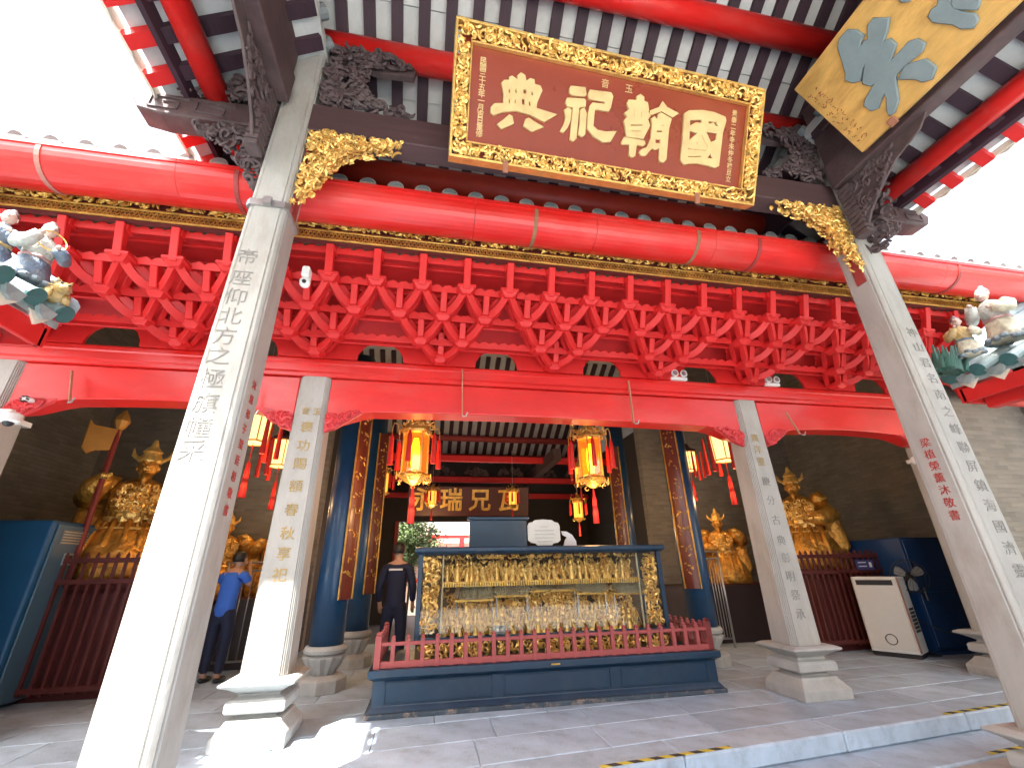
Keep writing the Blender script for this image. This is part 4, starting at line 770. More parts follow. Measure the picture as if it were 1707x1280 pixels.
# miniature halls
def mini(xc, w_, zr, yy, s):
    rb = MB(); n_ = int(w_/.022)
    for k_ in range(n_+1):
        xx = xc-w_/2+w_*k_/n_; t_ = abs(xx-xc)/(w_/2); lift = .035*t_**3
        rb.tube([(xx, yy-.07, zr+lift), (xc+(xx-xc)*.92, yy-.01, zr+.045+lift*.5), (xc+(xx-xc)*.82, yy+.06, zr+.13+lift*.3)], .0095, 5)
    rb.tube([(xc-w_*.42, yy+.06, zr+.155), (xc-w_*.2, yy+.06, zr+.14), (xc+w_*.2, yy+.06, zr+.14), (xc+w_*.42, yy+.06, zr+.155)], .013, 6)
    rb.build('miniature_roof', mat('grey_gilt', (.42, .37, .24), .5, metal=.3, var=.3), cs)
    MB().box(xc-w_*.46, xc+w_*.46, yy+.01, yy+.02, zr-.03, zr-.005).build('miniature_beam', GOLD2, cs)
    for sx in (-.42, .42): MB().tube([(xc+sx*w_, yy+.02, .645), (xc+sx*w_, yy+.02, zr-.02)], .009, 8).build('miniature_column', STEEL, cs)
for q_ in ((.62, .52, 1.02, b0+.2, 0), (1.08, .46, 1.06, b0+.15, 0), (1.62, .74, 1.10, b0+.25, 0), (2.12, .44, 1.06, b0+.15, 0), (2.66, .5, 1.04, b0+.2, 0)): mini(*q_)
# gilded figurines
def fig(seed):
    rg_ = random.Random(seed); m_ = MB(); l = rg_.uniform(-.035, .035); W = rg_.uniform(.8, 1.3); pose = rg_.random()
    m_.ring_loft([[(r_*W*cos(a)*(1+.15*sin(3*a))+ox*z/.11*.7, r_*.8*sin(a), z*(.72 if pose < .35 else 1)) for a in [2*pi*i/10 for i in range(10)]] for r_, z, ox in ((.036, 0, 0), (.030, .03, 0), (.024, .075, l), (.034, .11, l), (.026, .135, l), (.010, .148, l), (.012, .152, l), (.019, .168, l), (.018, .185, l), (.022, .19, l), (.006, .215, l))])
    for s in (-1, 1):
        e_ = (l+s*.045, -.02, .105+rg_.uniform(-.01, .04)); h_ = (l+s*rg_.uniform(.02, .06), -.045, .11+rg_.uniform(-.02, .06)); m_.tube([(l+s*.028, 0, .125), e_, h_], [.013, .013, .009], 6)
    h_ = (l+.05, -.045, .1); m_.tube([(h_[0]-rg_.uniform(-.05, .05), h_[1], .0), (h_[0]+rg_.uniform(-.05, .05), h_[1], .2+rg_.uniform(-.05, .04))], .004, 4)
    for q_ in range(3): a = rg_.uniform(0, 6.28); m_.tube([(.03*cos(a), .02*sin(a), rg_.uniform(.02, .12)), (.055*cos(a+.4), .03*sin(a), rg_.uniform(.03, .16)), (.05*cos(a+1), .03*sin(a), rg_.uniform(.03, .18))], [.007, .012, .004], 5)
    m_.tube([(l-.02, .02, .06), (l-.06, .02, .11), (l-.045, .02, .17)], [.006, .009, .003], 5); return m_
protos = [fig(200+i).build('figurine', GOLD, cs, local=True) for i in range(10)]; used = set()
def putfig(x, y, z, s=1.):
    k_ = R.randrange(10); L = (x-1.49, y-5.95, z-.42)
    if k_ not in used: used.add(k_); protos[k_].location = L; protos[k_].scale = (s, s, s)
    else: inst(protos[k_], 'figurine', cs, L, (0, 0, R.uniform(-.5, .5)), (s, s, s))
x = a0+.36
while x < a1-.34: putfig(x, b0+.17+R.uniform(-.03, .05), 1.216, R.uniform(.75, 1.2)); x += R.uniform(.06, .13)
x = a0+.38
while x < a1-.34: putfig(x, b0+.27+R.uniform(-.04, .1), 1.216, R.uniform(.8, 1.3)); x += R.uniform(.08, .16)
x = a0+.34
while x < a1-.34: putfig(x, b0+.12+R.uniform(-.02, .03), .64, R.uniform(.85, 1.15)); x += R.uniform(.075, .11)
x = a0+.36
while x < a1-.34: putfig(x, b0+.24+R.uniform(-.02, .03), .70, R.uniform(.95, 1.2)); x += R.uniform(.08, .12)
for q_ in range(26): putfig(R.uniform(a0+.5, a1-.5), b0+.33, R.uniform(.80, .92), R.uniform(.9, 1.1))
MB().box(a0+.3, a1-.3, b0+.2, b1-.06, .64, .70).build('stage', GOLD2, cs, bevel=.003); MB().box(a0+.3, a1-.3, b0+.30, b1-.06, .70, .80).build('stage', GOLD2, cs, bevel=.003)
cdv = thing('caption_card', (1.0, 5.63, .66), 'small grey caption card leaning inside the case glass', 'card'); MB().box(.84, .97, 5.70, 5.705, .65, .74).build('card', mat('grey_card', (.25, .27, .25), .6), cdv); MB().box(.865, .90, 5.697, 5.699, .68, .71).build('print', CREAM, cdv); MB().box(.91, .945, 5.697, 5.699, .68, .71).build('print', CREAM, cdv)
# things standing on and behind the case
wb = thing('white_sign_plate', (1.52, 5.8, 1.62), 'cream shaped sign plate standing on top of the display case', 'sign')
sh = []
for a, b in (((-.22, -.10), 0), ((-.22, .08), 0), ((-.20, .12), 0), ((-.15, .13), 0), ((-.12, .155), 0), ((0, .165), 0), ((.12, .155), 0), ((.15, .13), 0), ((.20, .12), 0), ((.22, .08), 0), ((.22, -.10), 0), ((.18, -.13), 0), ((.12, -.14), 0), ((.10, -.165), 0), ((-.10, -.165), 0), ((-.12, -.14), 0), ((-.18, -.13), 0)): sh.append(a)
MB().prism([(u, v+.17) for u, v in sh][::1], (1.52, 5.8, 1.615), (1, 0, 0), (0, .06, .998), (0, -.998, .06), 0, .015).build('plate', mat('cream_enamel', (.62, .60, .52), .4, var=.04), wb, bevel=.004)
for k_, w_ in enumerate((.11, .26, .28, .26, .2)): MB().box(1.52-w_/2, 1.52+w_/2, 5.776+.0, 5.779, 1.85-k_*.045, 1.855-k_*.045).build('faint_line', mat('faint_print', (.45, .43, .37), .8), wb)
wf = thing('white_curved_board', (1.85, 6.1, 1.6), 'white curved board behind the cream sign plate', 'board')
MB().prism([(0, 0), (.20, 0), (.19, .09), (.14, .17), (.06, .215), (-.02, .22), (0, .17), (.06, .14), (.03, .1)], (1.86, 6.1, 1.6), (1, 0, 0), (0, 0, 1), (0, -1, 0), 0, .015).build('board', WHITE, wf)
sc = thing('blue_screen_board', (1.25, 7.6, 0), 'tall blue partition board standing behind the display case', 'screen')
MB().box(.70, 1.68, 7.55, 7.65, .1, 2.12).build('board', BLUE, sc, bevel=.01); MB().box(.66, 1.72, 7.53, 7.67, 2.121, 2.17).build('top_rail', BLUE, sc, bevel=.008); MB().box(.72, .80, 7.4, 7.8, 0, .1).build('foot', BLUE, sc); MB().box(1.58, 1.66, 7.4, 7.8, 0, .1).build('foot', BLUE, sc)

# ------------------------------------------------------------------ lanterns
def hexpts(r_, z, c, off=0): return [(c[0]+r_*cos(pi/3*i+off), c[1]+r_*sin(pi/3*i+off), c[2]+z) for i in range(6)]
def palace_lantern(x, y, z, s, label, detail=True, chain=.6, group='gilt palace lanterns'):
    t = thing('palace_lantern', (x, y, z), label, 'lantern', group); c = (0, 0, 0)
    for i in range(6):
        p = hexpts(.16*s, 0, c)[i]; q_ = hexpts(.16*s, 0, c)[(i+1) % 6]
        MB().tube([(p[0], p[1], -.26*s), (p[0], p[1], .26*s)], .011*s, 6).build('post', GOLD, t, local=True)
        if detail: MB().add([(p[0]*.95, p[1]*.95, -.24*s), (q_[0]*.95, q_[1]*.95, -.24*s), (q_[0]*.95, q_[1]*.95, .24*s), (p[0]*.95, p[1]*.95, .24*s), (p[0]*.93, p[1]*.93, -.24*s), (q_[0]*.93, q_[1]*.93, -.24*s), (q_[0]*.93, q_[1]*.93, .24*s), (p[0]*.93, p[1]*.93, .24*s)], [(0,1,2,3),(7,6,5,4),(0,4,5,1),(1,5,6,2),(2,6,7,3),(3,7,4,0)]).build('glass_pane', glassamber, t, local=True)
    MB().lathe([(.035*s, -.2*s), (.055*s, -.1*s), (.055*s, .08*s), (.03*s, .2*s)], 10).build('lamp_bulb', AMBERH, t, local=True)
    if not detail: MB().ring_loft([hexpts(.15*s, -.24*s, c), hexpts(.15*s, .24*s, c)]).build('glass_body', AMBER, t, local=True)
    MB().ring_loft([hexpts(a*s, b*s, c) for a, b in ((.18, .26), (.20, .29), (.16, .31), (.16, .36), (.20, .38), (.07, .44), (.05, .5))]).build('canopy', GOLD2, t, local=True)
    MB().ring_loft([hexpts(a*s, b*s, c) for a, b in ((.18, -.26), (.20, -.285), (.17, -.31), (.10, -.36), (.03, -.40))][::-1]).build('base', GOLD2, t, local=True)
    m_ = MB(); n_ = 26 if detail else 6; rg_ = random.Random(5)
    for k_ in range(n_):
        for zc, hh, rr in ((.46, .11, .24), (.33, .07, .22), (-.32, .06, .21)):
            a = 2*pi*k_/n_+rg_.uniform(-.1, .1); pts = []; b = rg_.uniform(0, 6.28); cc = Vector((rr*s*cos(a), rr*s*sin(a), (zc+rg_.uniform(-hh, hh))*s)); tg = Vector((-sin(a), cos(a), 0)); up = Vector((0, 0, 1))
            for i in range(7): pts.append(cc.copy()); cc = cc+(tg*cos(b)+up*sin(b))*.018*s; b += .75
            m_.tube(pts, [.008*s*(.6+.6*sin(pi*i/6)) for i in range(7)], 4)
    tag(m_.build('gilt_scrollwork', GOLD, t, local=True), kind='stuff')
    for i in range(6):
        a = pi/3*i+.3; hx, hy = .31*s*cos(a), .31*s*sin(a)
        MB().tube([(hx*.6, hy*.6, .34*s), (hx*.95, hy*.95, .37*s), (hx, hy, .31*s), (hx, hy, .22*s)], [.012*s, .009*s, .007*s, .004*s], 5).build('arm', GOLD, t, local=True)
        MB().tube([(hx, hy, .22*s), (hx, hy, .19*s), (hx, hy, .16*s), (hx, hy, -.17*s)], [.010*s, .018*s, .026*s, .034*s], 8).build('tassel', TASS, t, local=True)
    MB().tube([(0, 0, -.40*s), (0, 0, -.5*s), (0, 0, -.54*s), (0, 0, -.85*s)], [.008*s, .02*s, .03*s, .042*s], 8).build('centre_tassel', TASS, t, local=True)
    MB().tube([(0, 0, .5*s), (0, 0, (.5+chain)*s)], .008*s, 5).build('chain', STEEL, t, local=True); return t
glassamber = bpy.data.materials.new('amber_glass'); glassamber.use_nodes = True
_n = glassamber.node_tree.nodes; _l = glassamber.node_tree.links; _n.clear(); _o = _n.new('ShaderNodeOutputMaterial'); _t = _n.new('ShaderNodeBsdfTransparent'); _t.inputs[0].default_value = (.95, .55, .12, 1)
_e = _n.new('ShaderNodeEmission'); _e.inputs[0].default_value = (1, .42, .05, 1); _e.inputs[1].default_value = .05; _a = _n.new('ShaderNodeAddShader'); _g = _n.new('ShaderNodeBsdfGlossy'); _g.inputs['Roughness'].default_value = .1; _m = _n.new('ShaderNodeMixShader'); _m.inputs[0].default_value = .12
_l.new(_t.outputs[0], _a.inputs[0]); _l.new(_e.outputs[0], _a.inputs[1]); _l.new(_a.outputs[0], _m.inputs[1]); _l.new(_g.outputs[0], _m.inputs[2]); _l.new(_m.outputs[0], _o.inputs[0])
def plamp(x, y, z, w_):
    l = bpy.data.lights.new('lantern_light', 'POINT'); l.energy = w_; l.color = (1, .6, .25); l.shadow_soft_size = .1; o = bpy.data.objects.new('lantern_light', l); COL.objects.link(o); o.location = (x, y, z)
palace_lantern(-.225, 6.15, 2.88, 1.12, 'large gilt palace lantern with red tassels hanging left above the display case', True, .9)
palace_lantern(2.40, 6.15, 2.88, 1.12, 'large gilt palace lantern with red tassels hanging right above the display case', True, .9)
plamp(-.225, 6.15, 2.15, 9); plamp(2.40, 6.15, 2.15, 9); plamp(.08, 11.0, 2.2, 10); plamp(3.3, 9.6, 2.2, 8)
g2 = 'small amber lanterns deep in the hall'
for x, y, z, s, lb in ((.08, 11.0, 3.0, .62, 'small amber lantern in front of the left end of the inner plaque'), (2.1, 11.0, 3.0, .62, 'small amber lantern in front of the right end of the inner plaque'), (3.05, 8.5, 3.1, .62, 'amber lantern just below and behind the right large lantern'), (3.55, 10.2, 2.62, .7, 'lowest amber lantern behind the right large lantern'), (-.95, 9.1, 3.0, .75, 'dim gilt lantern between the left blue columns and the large lantern')):
    palace_lantern(x, y, z, s, lb, False, 1.5, g2)
def side_lantern(x, y, z, s, label):
    t = thing('hexagonal_lantern', (x, y, z), label, 'lantern', 'cream glass lanterns in the side bays')
    MB().ring_loft([hexpts(.15*s, -.2*s, (0, 0, 0)), hexpts(.17*s, .2*s, (0, 0, 0))]).build('glass_body', PALEL, t, local=True)
    m_ = MB()
    for i in range(6):
        p = hexpts(.155*s, -.2*s, (0, 0, 0))[i]; q_ = hexpts(.175*s, .2*s, (0, 0, 0))[i]; m_.tube([p, q_], .009*s, 5)
        p2 = hexpts(.155*s, -.2*s, (0, 0, 0))[(i+1) % 6]; q2 = hexpts(.175*s, .2*s, (0, 0, 0))[(i+1) % 6]; m_.tube([p, p2], .012*s, 5); m_.tube([q_, q2], .012*s, 5)
    m_.build('frame', GOLD2, t, local=True)
    MB().ring_loft([hexpts(a*s, b*s, (0, 0, 0)) for a, b in ((.2, .21), (.2, .24), (.08, .3), (.03, .4))]).build('canopy', mat('dark_canopy', (.05, .02, .02), .6), t, local=True)
    MB().tube([(0, 0, -.2*s), (0, 0, -.42*s), (0, 0, -.46*s), (0, 0, -.85*s)], [.006*s, .006*s, .025*s, .042*s], 8).build('centre_tassel', TASS, t, local=True)
    for i in range(6):
        a = pi/3*i+.25; MB().tube([(.27*s*cos(a), .27*s*sin(a), .2*s), (.27*s*cos(a), .27*s*sin(a), .12*s), (.27*s*cos(a), .27*s*sin(a), -.38*s)], [.006*s, .02*s, .032*s], 7).build('tassel', TASS, t, local=True)
    MB().tube([(0, 0, .4*s), (0, 0, 1.4*s)], .006*s, 4).build('cord', STEEL, t, local=True)
side_lantern(-2.65, 6.9, 3.42, 1.25, 'cream lantern with a red tassel between the left tall column and the inner left column'); side_lantern(-2.78, 8.6, 3.42, 1.2, 'cream lantern half hidden by the inner left column')
side_lantern(5.25, 6.85, 3.32, 1.2, 'bright lantern half hidden by the inner right column'); side_lantern(5.6, 8.5, 3.45, 1.0, 'smaller lantern just right of the right couplet board')
plamp(-2.65, 6.9, 2.6, 9); plamp(5.25, 6.85, 2.55, 9); plamp(-2.78, 8.6, 2.6, 6); plamp(5.6, 8.5, 2.7, 6)
# inner plaque
ip = thing('inner_plaque', (1.0, 12.1, 2.75), 'dark inner plaque with gold characters hanging deep in the hall', 'plaque')
MB().prism([(-1.55, 0), (1.75, 0), (1.75, .78), (-1.55, .78)], (1.0, 12.1, 2.68), (1, 0, 0), (0, -.2, .98), (0, -.98, -.2), -.05, 0).build('board', mat('dark_maroon_board', (.07, .012, .015), .5), ip, bevel=.01)
for i, ch in enumerate('永瑞兄瓦'): text('character', ch, .62, GOLD2, ip, ((-.18+i*.78, 12.1-.10, 3.06), (1, 0, 0), (0, -.2, .98)), ext=.02, bold=.012)

# ------------------------------------------------------------------ people
def person(x, y, z, facing, label, arms_, colors, height=1.68, lean=0):
    t = thing('person', (x, y, z), label, 'person'); t.rotation_euler = (0, 0, facing); H = height/1.70
    Lh = {}; f = lambda p: (p[0]*H, p[1]*H, p[2]*H)
    pts = [(0, 0, .95, .105, .08), (0, 0, 1.12, .10, .07), (0, lean*.3, 1.32, .13, .085), (0, lean*.6, 1.44, .10, .07), (0, lean*.8-.005, 1.50, .052), (0, lean-.015, 1.545, .066), (0, lean-.02, 1.625, .088, .098)]
    ed = [(0, 1), (1, 2), (2, 3), (3, 4), (4, 5), (5, 6)]
    def ch(start, L):
        prev = start
        for p in L: pts.append(p); ed.append((prev, len(pts)-1)); prev = len(pts)-1
        return prev
    for s in (-1, 1):
        ch(0, [(s*.10, 0, .88, .085), (s*.105, -.01, .50, .055), (s*.105, .01, .28, .052), (s*.105, .02, .08, .036), (s*.11, -.06, .03, .035), (s*.115, -.13, .02, .028)])
        A = arms_[0 if s < 0 else 1]
        w_ = ch(3, [(s*.17, lean*.5, 1.41, .055), (*A[0], .042), (*A[1], .028)])
        d = (Vector(A[1])-Vector(A[0])).normalized(); n_ = d.cross(Vector((0, 1, 0))) if abs(d.y) < .9 else Vector((1, 0, 0)); n_.normalize(); wv = Vector(A[1])
        pm = wv+d*.045; hp = ch(w_, [(*pm, .030, .018)])
        for k_ in range(4):
            b_ = pm+n_*(.012*(k_-1.5))+d*.02; ln = (.062, .072, .068, .052)[k_]; ch(hp, [(*b_, .009), (*(b_+d*ln*.5+Vector((0, -.008, 0))), .008), (*(b_+d*ln*.8+Vector((0, -.025, 0))), .007)])
        ch(w_, [(*(wv+d*.03+n_*-.03), .010), (*(wv+d*.06+n_*-.045), .008)])
    skinned('body', [tuple(q*H for q in p[:3])+tuple(q*H for q in p[3:]) for p in pts], ed, SKIN, t, 2)
    # shirt: torso and upper sleeves
    sp = [(0, 0, .80, .165, .128), (0, 0, .92, .165, .128), (0, 0, 1.12, .155, .115), (0, lean*.3, 1.32, .172, .12), (0, lean*.55, 1.42, .11, .085), (0, lean*.72, 1.47, .066)]; se = [(0, 1), (1, 2), (2, 3), (3, 4), (4, 5)]
    for s in (-1, 1):
        A = arms_[0 if s < 0 else 1]; m0 = Vector((s*.17, lean*.5, 1.41)); m1 = m0+(Vector(A[0])-m0)*colors[3]; k_ = len(sp); sp += [(s*.175, lean*.5, 1.405, .072), (*m1, .062)]; se += [(4, k_), (k_, k_+1)]
        if colors[3] > .95: sp.append((*(Vector(A[0])+(Vector(A[1])-Vector(A[0]))*.85), .045)); se.append((k_+1, k_+2))
    skinned('shirt', [tuple(q*H for q in p) for p in sp], se, colors[0], t, 2)
    tp = [(0, 0, 1.02, .145, .115), (0, 0, .86, .145, .12)]; te_ = [(0, 1)]
    for s in (-1, 1):
        k_ = len(tp); tp += [(s*.10, 0, .80, .10), (s*.108, 0, .55, .085)]; te_ += [(1, k_), (k_, k_+1)]
        if colors[4]: tp.append((s*.108, .015, .1, .06)); te_.append((k_+1, k_+2))
    skinned('trousers', [tuple(q*H for q in p) for p in tp], te_, colors[1], t, 2)
    hm = MB(); hm.ring_loft([[((.088*a*cos(b)), (lean-.005+.102*a*sin(b)+o_), z_) for b in [2*pi*i/16 for i in range(16)]] for a, z_, o_ in ((.9, 1.60, .02), (1.0, 1.64, .015), (1.0, 1.69, .01), (.82, 1.735, .005), (.4, 1.755, 0))])
    hm.v = [(a*H, b*H, c*H) for a, b, c in hm.v]; hm.build('hair', colors[2], t, smooth=True, local=True)
    fc = MB(); fc.ell((0, lean-.115, 1.625), .012, .018, .022, 8, 6)
    for s in (-1, 1): fc.ell((s*.083, lean-.02, 1.63), .012, .02, .03, 8, 6)
    fc.v = [(a*H, b*H, c*H) for a, b, c in fc.v]; fc.build('nose_and_ears', SKIN, t, smooth=True, local=True)
    ey = MB()
    for s in (-1, 1): ey.ell((s*.03, lean-.10, 1.645), .011, .008, .007, 8, 6)
    ey.ell((0, lean-.102, 1.585), .022, .008, .005, 8, 6); ey.v = [(a*H, b*H, c*H) for a, b, c in ey.v]; ey.build('eyes_and_mouth', mat('dark_features', (.10, .03, .025), .6), t, local=True)
    for s in (-1, 1):
        m_ = MB(); m_.ell((s*.112*H, -.05*H, .035), .05, .125, .04, 12, 8); m_.build('shoe', BLACK, t, smooth=True, local=True)
    return t
person(-2.80, 7.6, 0, radians(165), 'person in a bright blue T-shirt with hands raised, seen from behind', [((-.24, -.12, 1.25), (-.08, -.28, 1.50)), ((.24, -.12, 1.25), (.08, -.28, 1.52))], (SHIRTB, NAVY, HAIR, .75, True), 1.62, -.10)
pd = person(-.40, 7.2, 0, radians(170), 'person in dark navy uniform standing left of the display case, seen from behind', [((-.25, .02, 1.14), (-.24, -.06, .90)), ((.25, .02, 1.14), (.24, -.06, .90))], (NAVY, NAVY, HAIR, 1.0, True), 1.70)
MB().box(-.10, .10, .115, .122, 1.36, 1.385).build('back_print', mat('white_print', (.6, .6, .6), .7), pd, local=True)

# ------------------------------------------------------------------ gilded guardian statues
GST = mat('statue_gilding', (.66, .33, .06), .32, metal=.55, var=.3, scale=6, bump=.9, bscale=11, bdist=.05, dirt=(.12, .035, .01), dscale=4, damt=.7)
def guardian(x, y, z, s, facing, label, raised=1, weapon='axe', blade=None):
    t = thing('guardian_statue', (x, y, z), label, 'statue', 'gilded guardian statues'); t.rotation_euler = (0, 0, facing); t.scale = (s, s, s)
    fold = lambda L, n_=9, am=.07: [[(cx_+rx*cos(a)*(1+am*sin(n_*a+z_*7)), cy_+ry*sin(a)*(1+am*sin(n_*a+z_*7)), z_) for a in [2*pi*i/40 for i in range(40)]] for z_, rx, ry, cx_, cy_ in L]
    MB().ring_loft(fold([(0, .55, .50, 0, -.05), (.15, .54, .5, 0, -.06), (.35, .48, .46, 0, -.08), (.55, .38, .36, 0, -.04), (.68, .30, .25, 0, 0), (.74, .27, .21, 0, 0)])).build('robe_skirt', GST, t, smooth=True, local=True)
    MB().ring_loft(fold([(.72, .285, .225, 0, 0), (.80, .30, .23, 0, -.01), (.95, .32, .24, 0, -.01), (1.10, .34, .22, 0, 0), (1.22, .26, .17, 0, 0), (1.29, .10, .10, 0, 0)], 5, .03)).build('armour', GST, t, smooth=True, local=True)
    m_ = MB(); m_.ring_loft(fold([(.70, .30, .24, 0, 0), (.77, .31, .25, 0, 0)], 12, .03)); m_.ell((0, -.25, .80), .09, .05, .08, 12, 8); tag(m_.build('belt', GOLD, t, local=True), None)
    for k_ in range(5):
        MB().tube([(-.30+.15*k_, -.30+.04*abs(k_-2), .72), (-.34+.17*k_, -.46+.03*abs(k_-2), .42), (-.38+.19*k_, -.50+.03*abs(k_-2), .12)], [.03, .045, .02], 8).build('sash_fold', GST, t, smooth=True, local=True)
    for sx in (-1, 1):
        up = sx == raised
        el = (sx*.52, -.12, 1.0) if up else (sx*.50, -.10, .88); hd = (sx*.36, -.42, 1.22) if up else (sx*.22, -.40, .82)
        MB().tube([(sx*.28, 0, 1.17), (sx*.36, 0, 1.20), (sx*.42, -.02, 1.12)], [.13, .15, .12], 12).build('shoulder_guard', GST, t, smooth=True, local=True)
        m_ = MB(); m_.tube([(sx*.34, 0, 1.14), el, ((el[0]+hd[0])/2, (el[1]+hd[1])/2, (el[2]+hd[2])/2), hd], [.12, .14, .15, .085], 12)
        m_.build('sleeve', GST, t, smooth=True, local=True)
        m_ = MB(); m_.ell((hd[0], hd[1]-.05, hd[2]+.01), .055, .06, .05, 10, 8)
        for f_ in range(4): m_.tube([(hd[0]-.03+.02*f_, hd[1]-.09, hd[2]+.04), (hd[0]-.03+.02*f_, hd[1]-.13, hd[2]+.01), (hd[0]-.03+.02*f_, hd[1]-.10, hd[2]-.03)], .012, 6)
        m_.tube([(hd[0]-sx*.05, hd[1]-.04, hd[2]+.02), (hd[0]-sx*.05, hd[1]-.1, hd[2]+.04)], .014, 6); m_.build('hand', GOLD, t, smooth=True, local=True)
        m_ = MB(); m_.ring_loft([[(sx*.45+.12*cos(a)*q_, .05+.05*sin(a)*q_, zz) for a in [2*pi*i/12 for i in range(12)]] for q_, zz in ((1, .98), (1.2, .7), (1.6, .35), (.6, .15))]); m_.build('hanging_sleeve', GST, t, smooth=True, local=True)
    hdm = MB(); hdm.tube([(0, 0, 1.26), (0, -.01, 1.36)], .075, 12); hdm.ell((0, -.02, 1.46), .115, .125, .15, 16, 12); hdm.ell((0, -.15, 1.45), .025, .03, .035, 8, 6); hdm.ell((0, -.13, 1.37), .05, .03, .03, 10, 6)
    for sx in (-1, 1): hdm.ell((sx*.118, -.01, 1.45), .02, .03, .05, 8, 6); hdm.tube([(sx*.02, -.145, 1.505), (sx*.075, -.13, 1.53)], .012, 6); hdm.ell((sx*.05, -.125, 1.475), .022, .015, .012, 8, 6)
    hdm.tube([(0, -.13, 1.35), (0, -.17, 1.25), (0, -.16, 1.14)], [.05, .035, .008], 8)
    hdm.build('head', GST, t, smooth=True, local=True)
    m_ = MB(); m_.lathe([(.135, 1.52), (.15, 1.55), (.12, 1.62), (.10, 1.66), (.12, 1.68), (.05, 1.76), (.02, 1.86)], 14)
    for sx in (-1, 1): m_.tube([(sx*.12, 0, 1.56), (sx*.2, .02, 1.62), (sx*.22, .03, 1.72)], [.03, .03, .006], 6)
    m_.build('helmet', GOLD, t, local=True)
    m_ = MB(); carve(m_, [(-.26, .82), (.26, .82), (.30, 1.08), (.18, 1.2), (-.18, 1.2), (-.30, 1.08)], 70, .012, (0, -.235, 0), (1, 0, 0), (0, 0, 1), (0, -1, 0), .05, seed=400, flowers=3)
    for k_ in range(9):
        a = -pi/2+(k_-4)*.28; m_.tube([(.32*cos(a), .26*sin(a), .70), (.44*cos(a), .40*sin(a), .45), (.54*cos(a), .52*sin(a)-.03, .12)], [.012, .02, .012], 6)
    for q_ in (.62, .36, .16): m_.tube([((.34+(.7-q_)*.34)*cos(a), (.29+(.7-q_)*.40)*sin(a)-.04, q_) for a in [-pi+pi*i/20 for i in range(21)]], .016, 6)
    tag(m_.build('armour_relief', GOLD, t, local=True), kind='stuff')
    hx = raised*.36
    if weapon == 'axe':
        w_ = MB().tube([(hx+.0, -.52, -.05), (hx-.02, -.47, 1.2), (hx-.03, -.43, 1.85)], .032, 8).build('weapon_shaft', mat('red_shaft', (.20, .02, .015), .5), t, local=True)
        bl_ = MB().prism([(0, 0), (.28, .03), (.34, .10), (.33, -.28), (.26, -.36), (.2, -.30), (0, -.28)], (hx-.0, -.44, 1.84), (raised, 0, 0), (0, 0, 1), (0, 1, 0), -.02, .02).build('axe_blade', mat('dull_gold_blade', (.55, .26, .05), .45, metal=.4), t, local=True, bevel=.01)
        MB().lathe([(.03, 0), (.055, .03), (.09, .12), (.06, .2), (.01, .28)], 8, (hx-.03, -.43, 1.84)).build('weapon_finial', MATS['dull_gold_blade'], t, local=True)
    elif weapon == 'ring':
        MB().tube([(hx+.16*cos(a)*.6, -.45+.05*cos(a), 1.62+.16*sin(a)) for a in [2*pi*i/20 for i in range(21)]], .035, 8, cap=False).build('ring', GST, t, local=True, smooth=True); MB().tube([(hx, -.45, 1.1), (hx+.05, -.45, 1.48)], .03, 8).build('handle', GST, t, local=True)
    return t
def pedestal(x, y, w_, d_, h_, label):
    t = thing('statue_pedestal', (x, y, 0), label, 'pedestal')
    MB().ring_loft([[(x-w_/2*a, y-d_/2*a, z), (x+w_/2*a, y-d_/2*a, z), (x+w_/2*a, y+d_/2*a, z), (x-w_/2*a, y+d_/2*a, z)] for a, z in ((1, 0), (1, .1), (.92, .14), (.92, h_-.14), (1, h_-.1), (1, h_))]).build('block', mat('dark_red_pedestal', (.09, .015, .015), .5), t, bevel=.01); return t
pedestal(-4.5, 7.75, 1.5, 1.3, 1.30, 'dark red pedestal under the left big guardian'); guardian(-4.42, 7.75, 1.30, 1.12, .45, 'big gilded guardian holding a tall axe in the left bay', -1, 'axe')
pedestal(-3.75, 8.95, 1.1, 1.0, 1.0, 'low dark pedestal under the small guardian left of the blue shirt'); guardian(-3.6, 9.1, 1.0, .78, .4, 'small gilded figure behind the person in the blue T-shirt', 1, 'none')
pedestal(-2.7, 9.2, .9, .9, 1.0, 'low dark pedestal beside the inner left column'); guardian(-2.75, 9.25, 1.0, .72, .3, 'small gilded figure close to the inner left column', -1, 'none')
pedestal(7.45, 7.75, 1.5, 1.3, 1.25, 'dark red pedestal under the right big guardian'); guardian(7.35, 7.75, 1.25, 1.05, -.9, 'big gilded guardian with one arm raised in the right bay', -1, 'ring')
pedestal(6.15, 8.9, 1.1, 1.0, 1.0, 'low dark pedestal left of the inner right column'); guardian(6.2, 8.8, 1.0, .8, -.6, 'smaller gilded guardian seen left of the inner right column', 1, 'none')
def fence(x0, x1, y, z0, z1, label):
    t = thing('wooden_fence', ((x0+x1)/2, y, 0), label, 'fence'); n_ = int((x1-x0)/.11); pm = None; fm = mat('fence_red', (.10, .018, .015), .5, var=.2)
    for z in (z0+.05, z1-.25, z1): MB().box(x0, x1, y-.025, y+.025, z-.03, z+.03).build('rail', fm, t, bevel=.005)
    for i in range(n_+1):
        L = (x0+i*(x1-x0)/n_-(x0+x1)/2, -.0, 0)
        if pm is None: pm = MB().sq([(.016, z0), (.016, z1+.06), (.004, z1+.10)]).build('bar', fm, t, local=True); pm.location = L
        else: inst(pm, 'bar', t, L)
fence(-5.8, -3.5, 6.9, .1, 1.55, 'dark red barred fence in front of the left big guardian'); fence(5.6, 8.3, 6.95, .1, 1.45, 'dark red barred fence in front of the right big guardian')
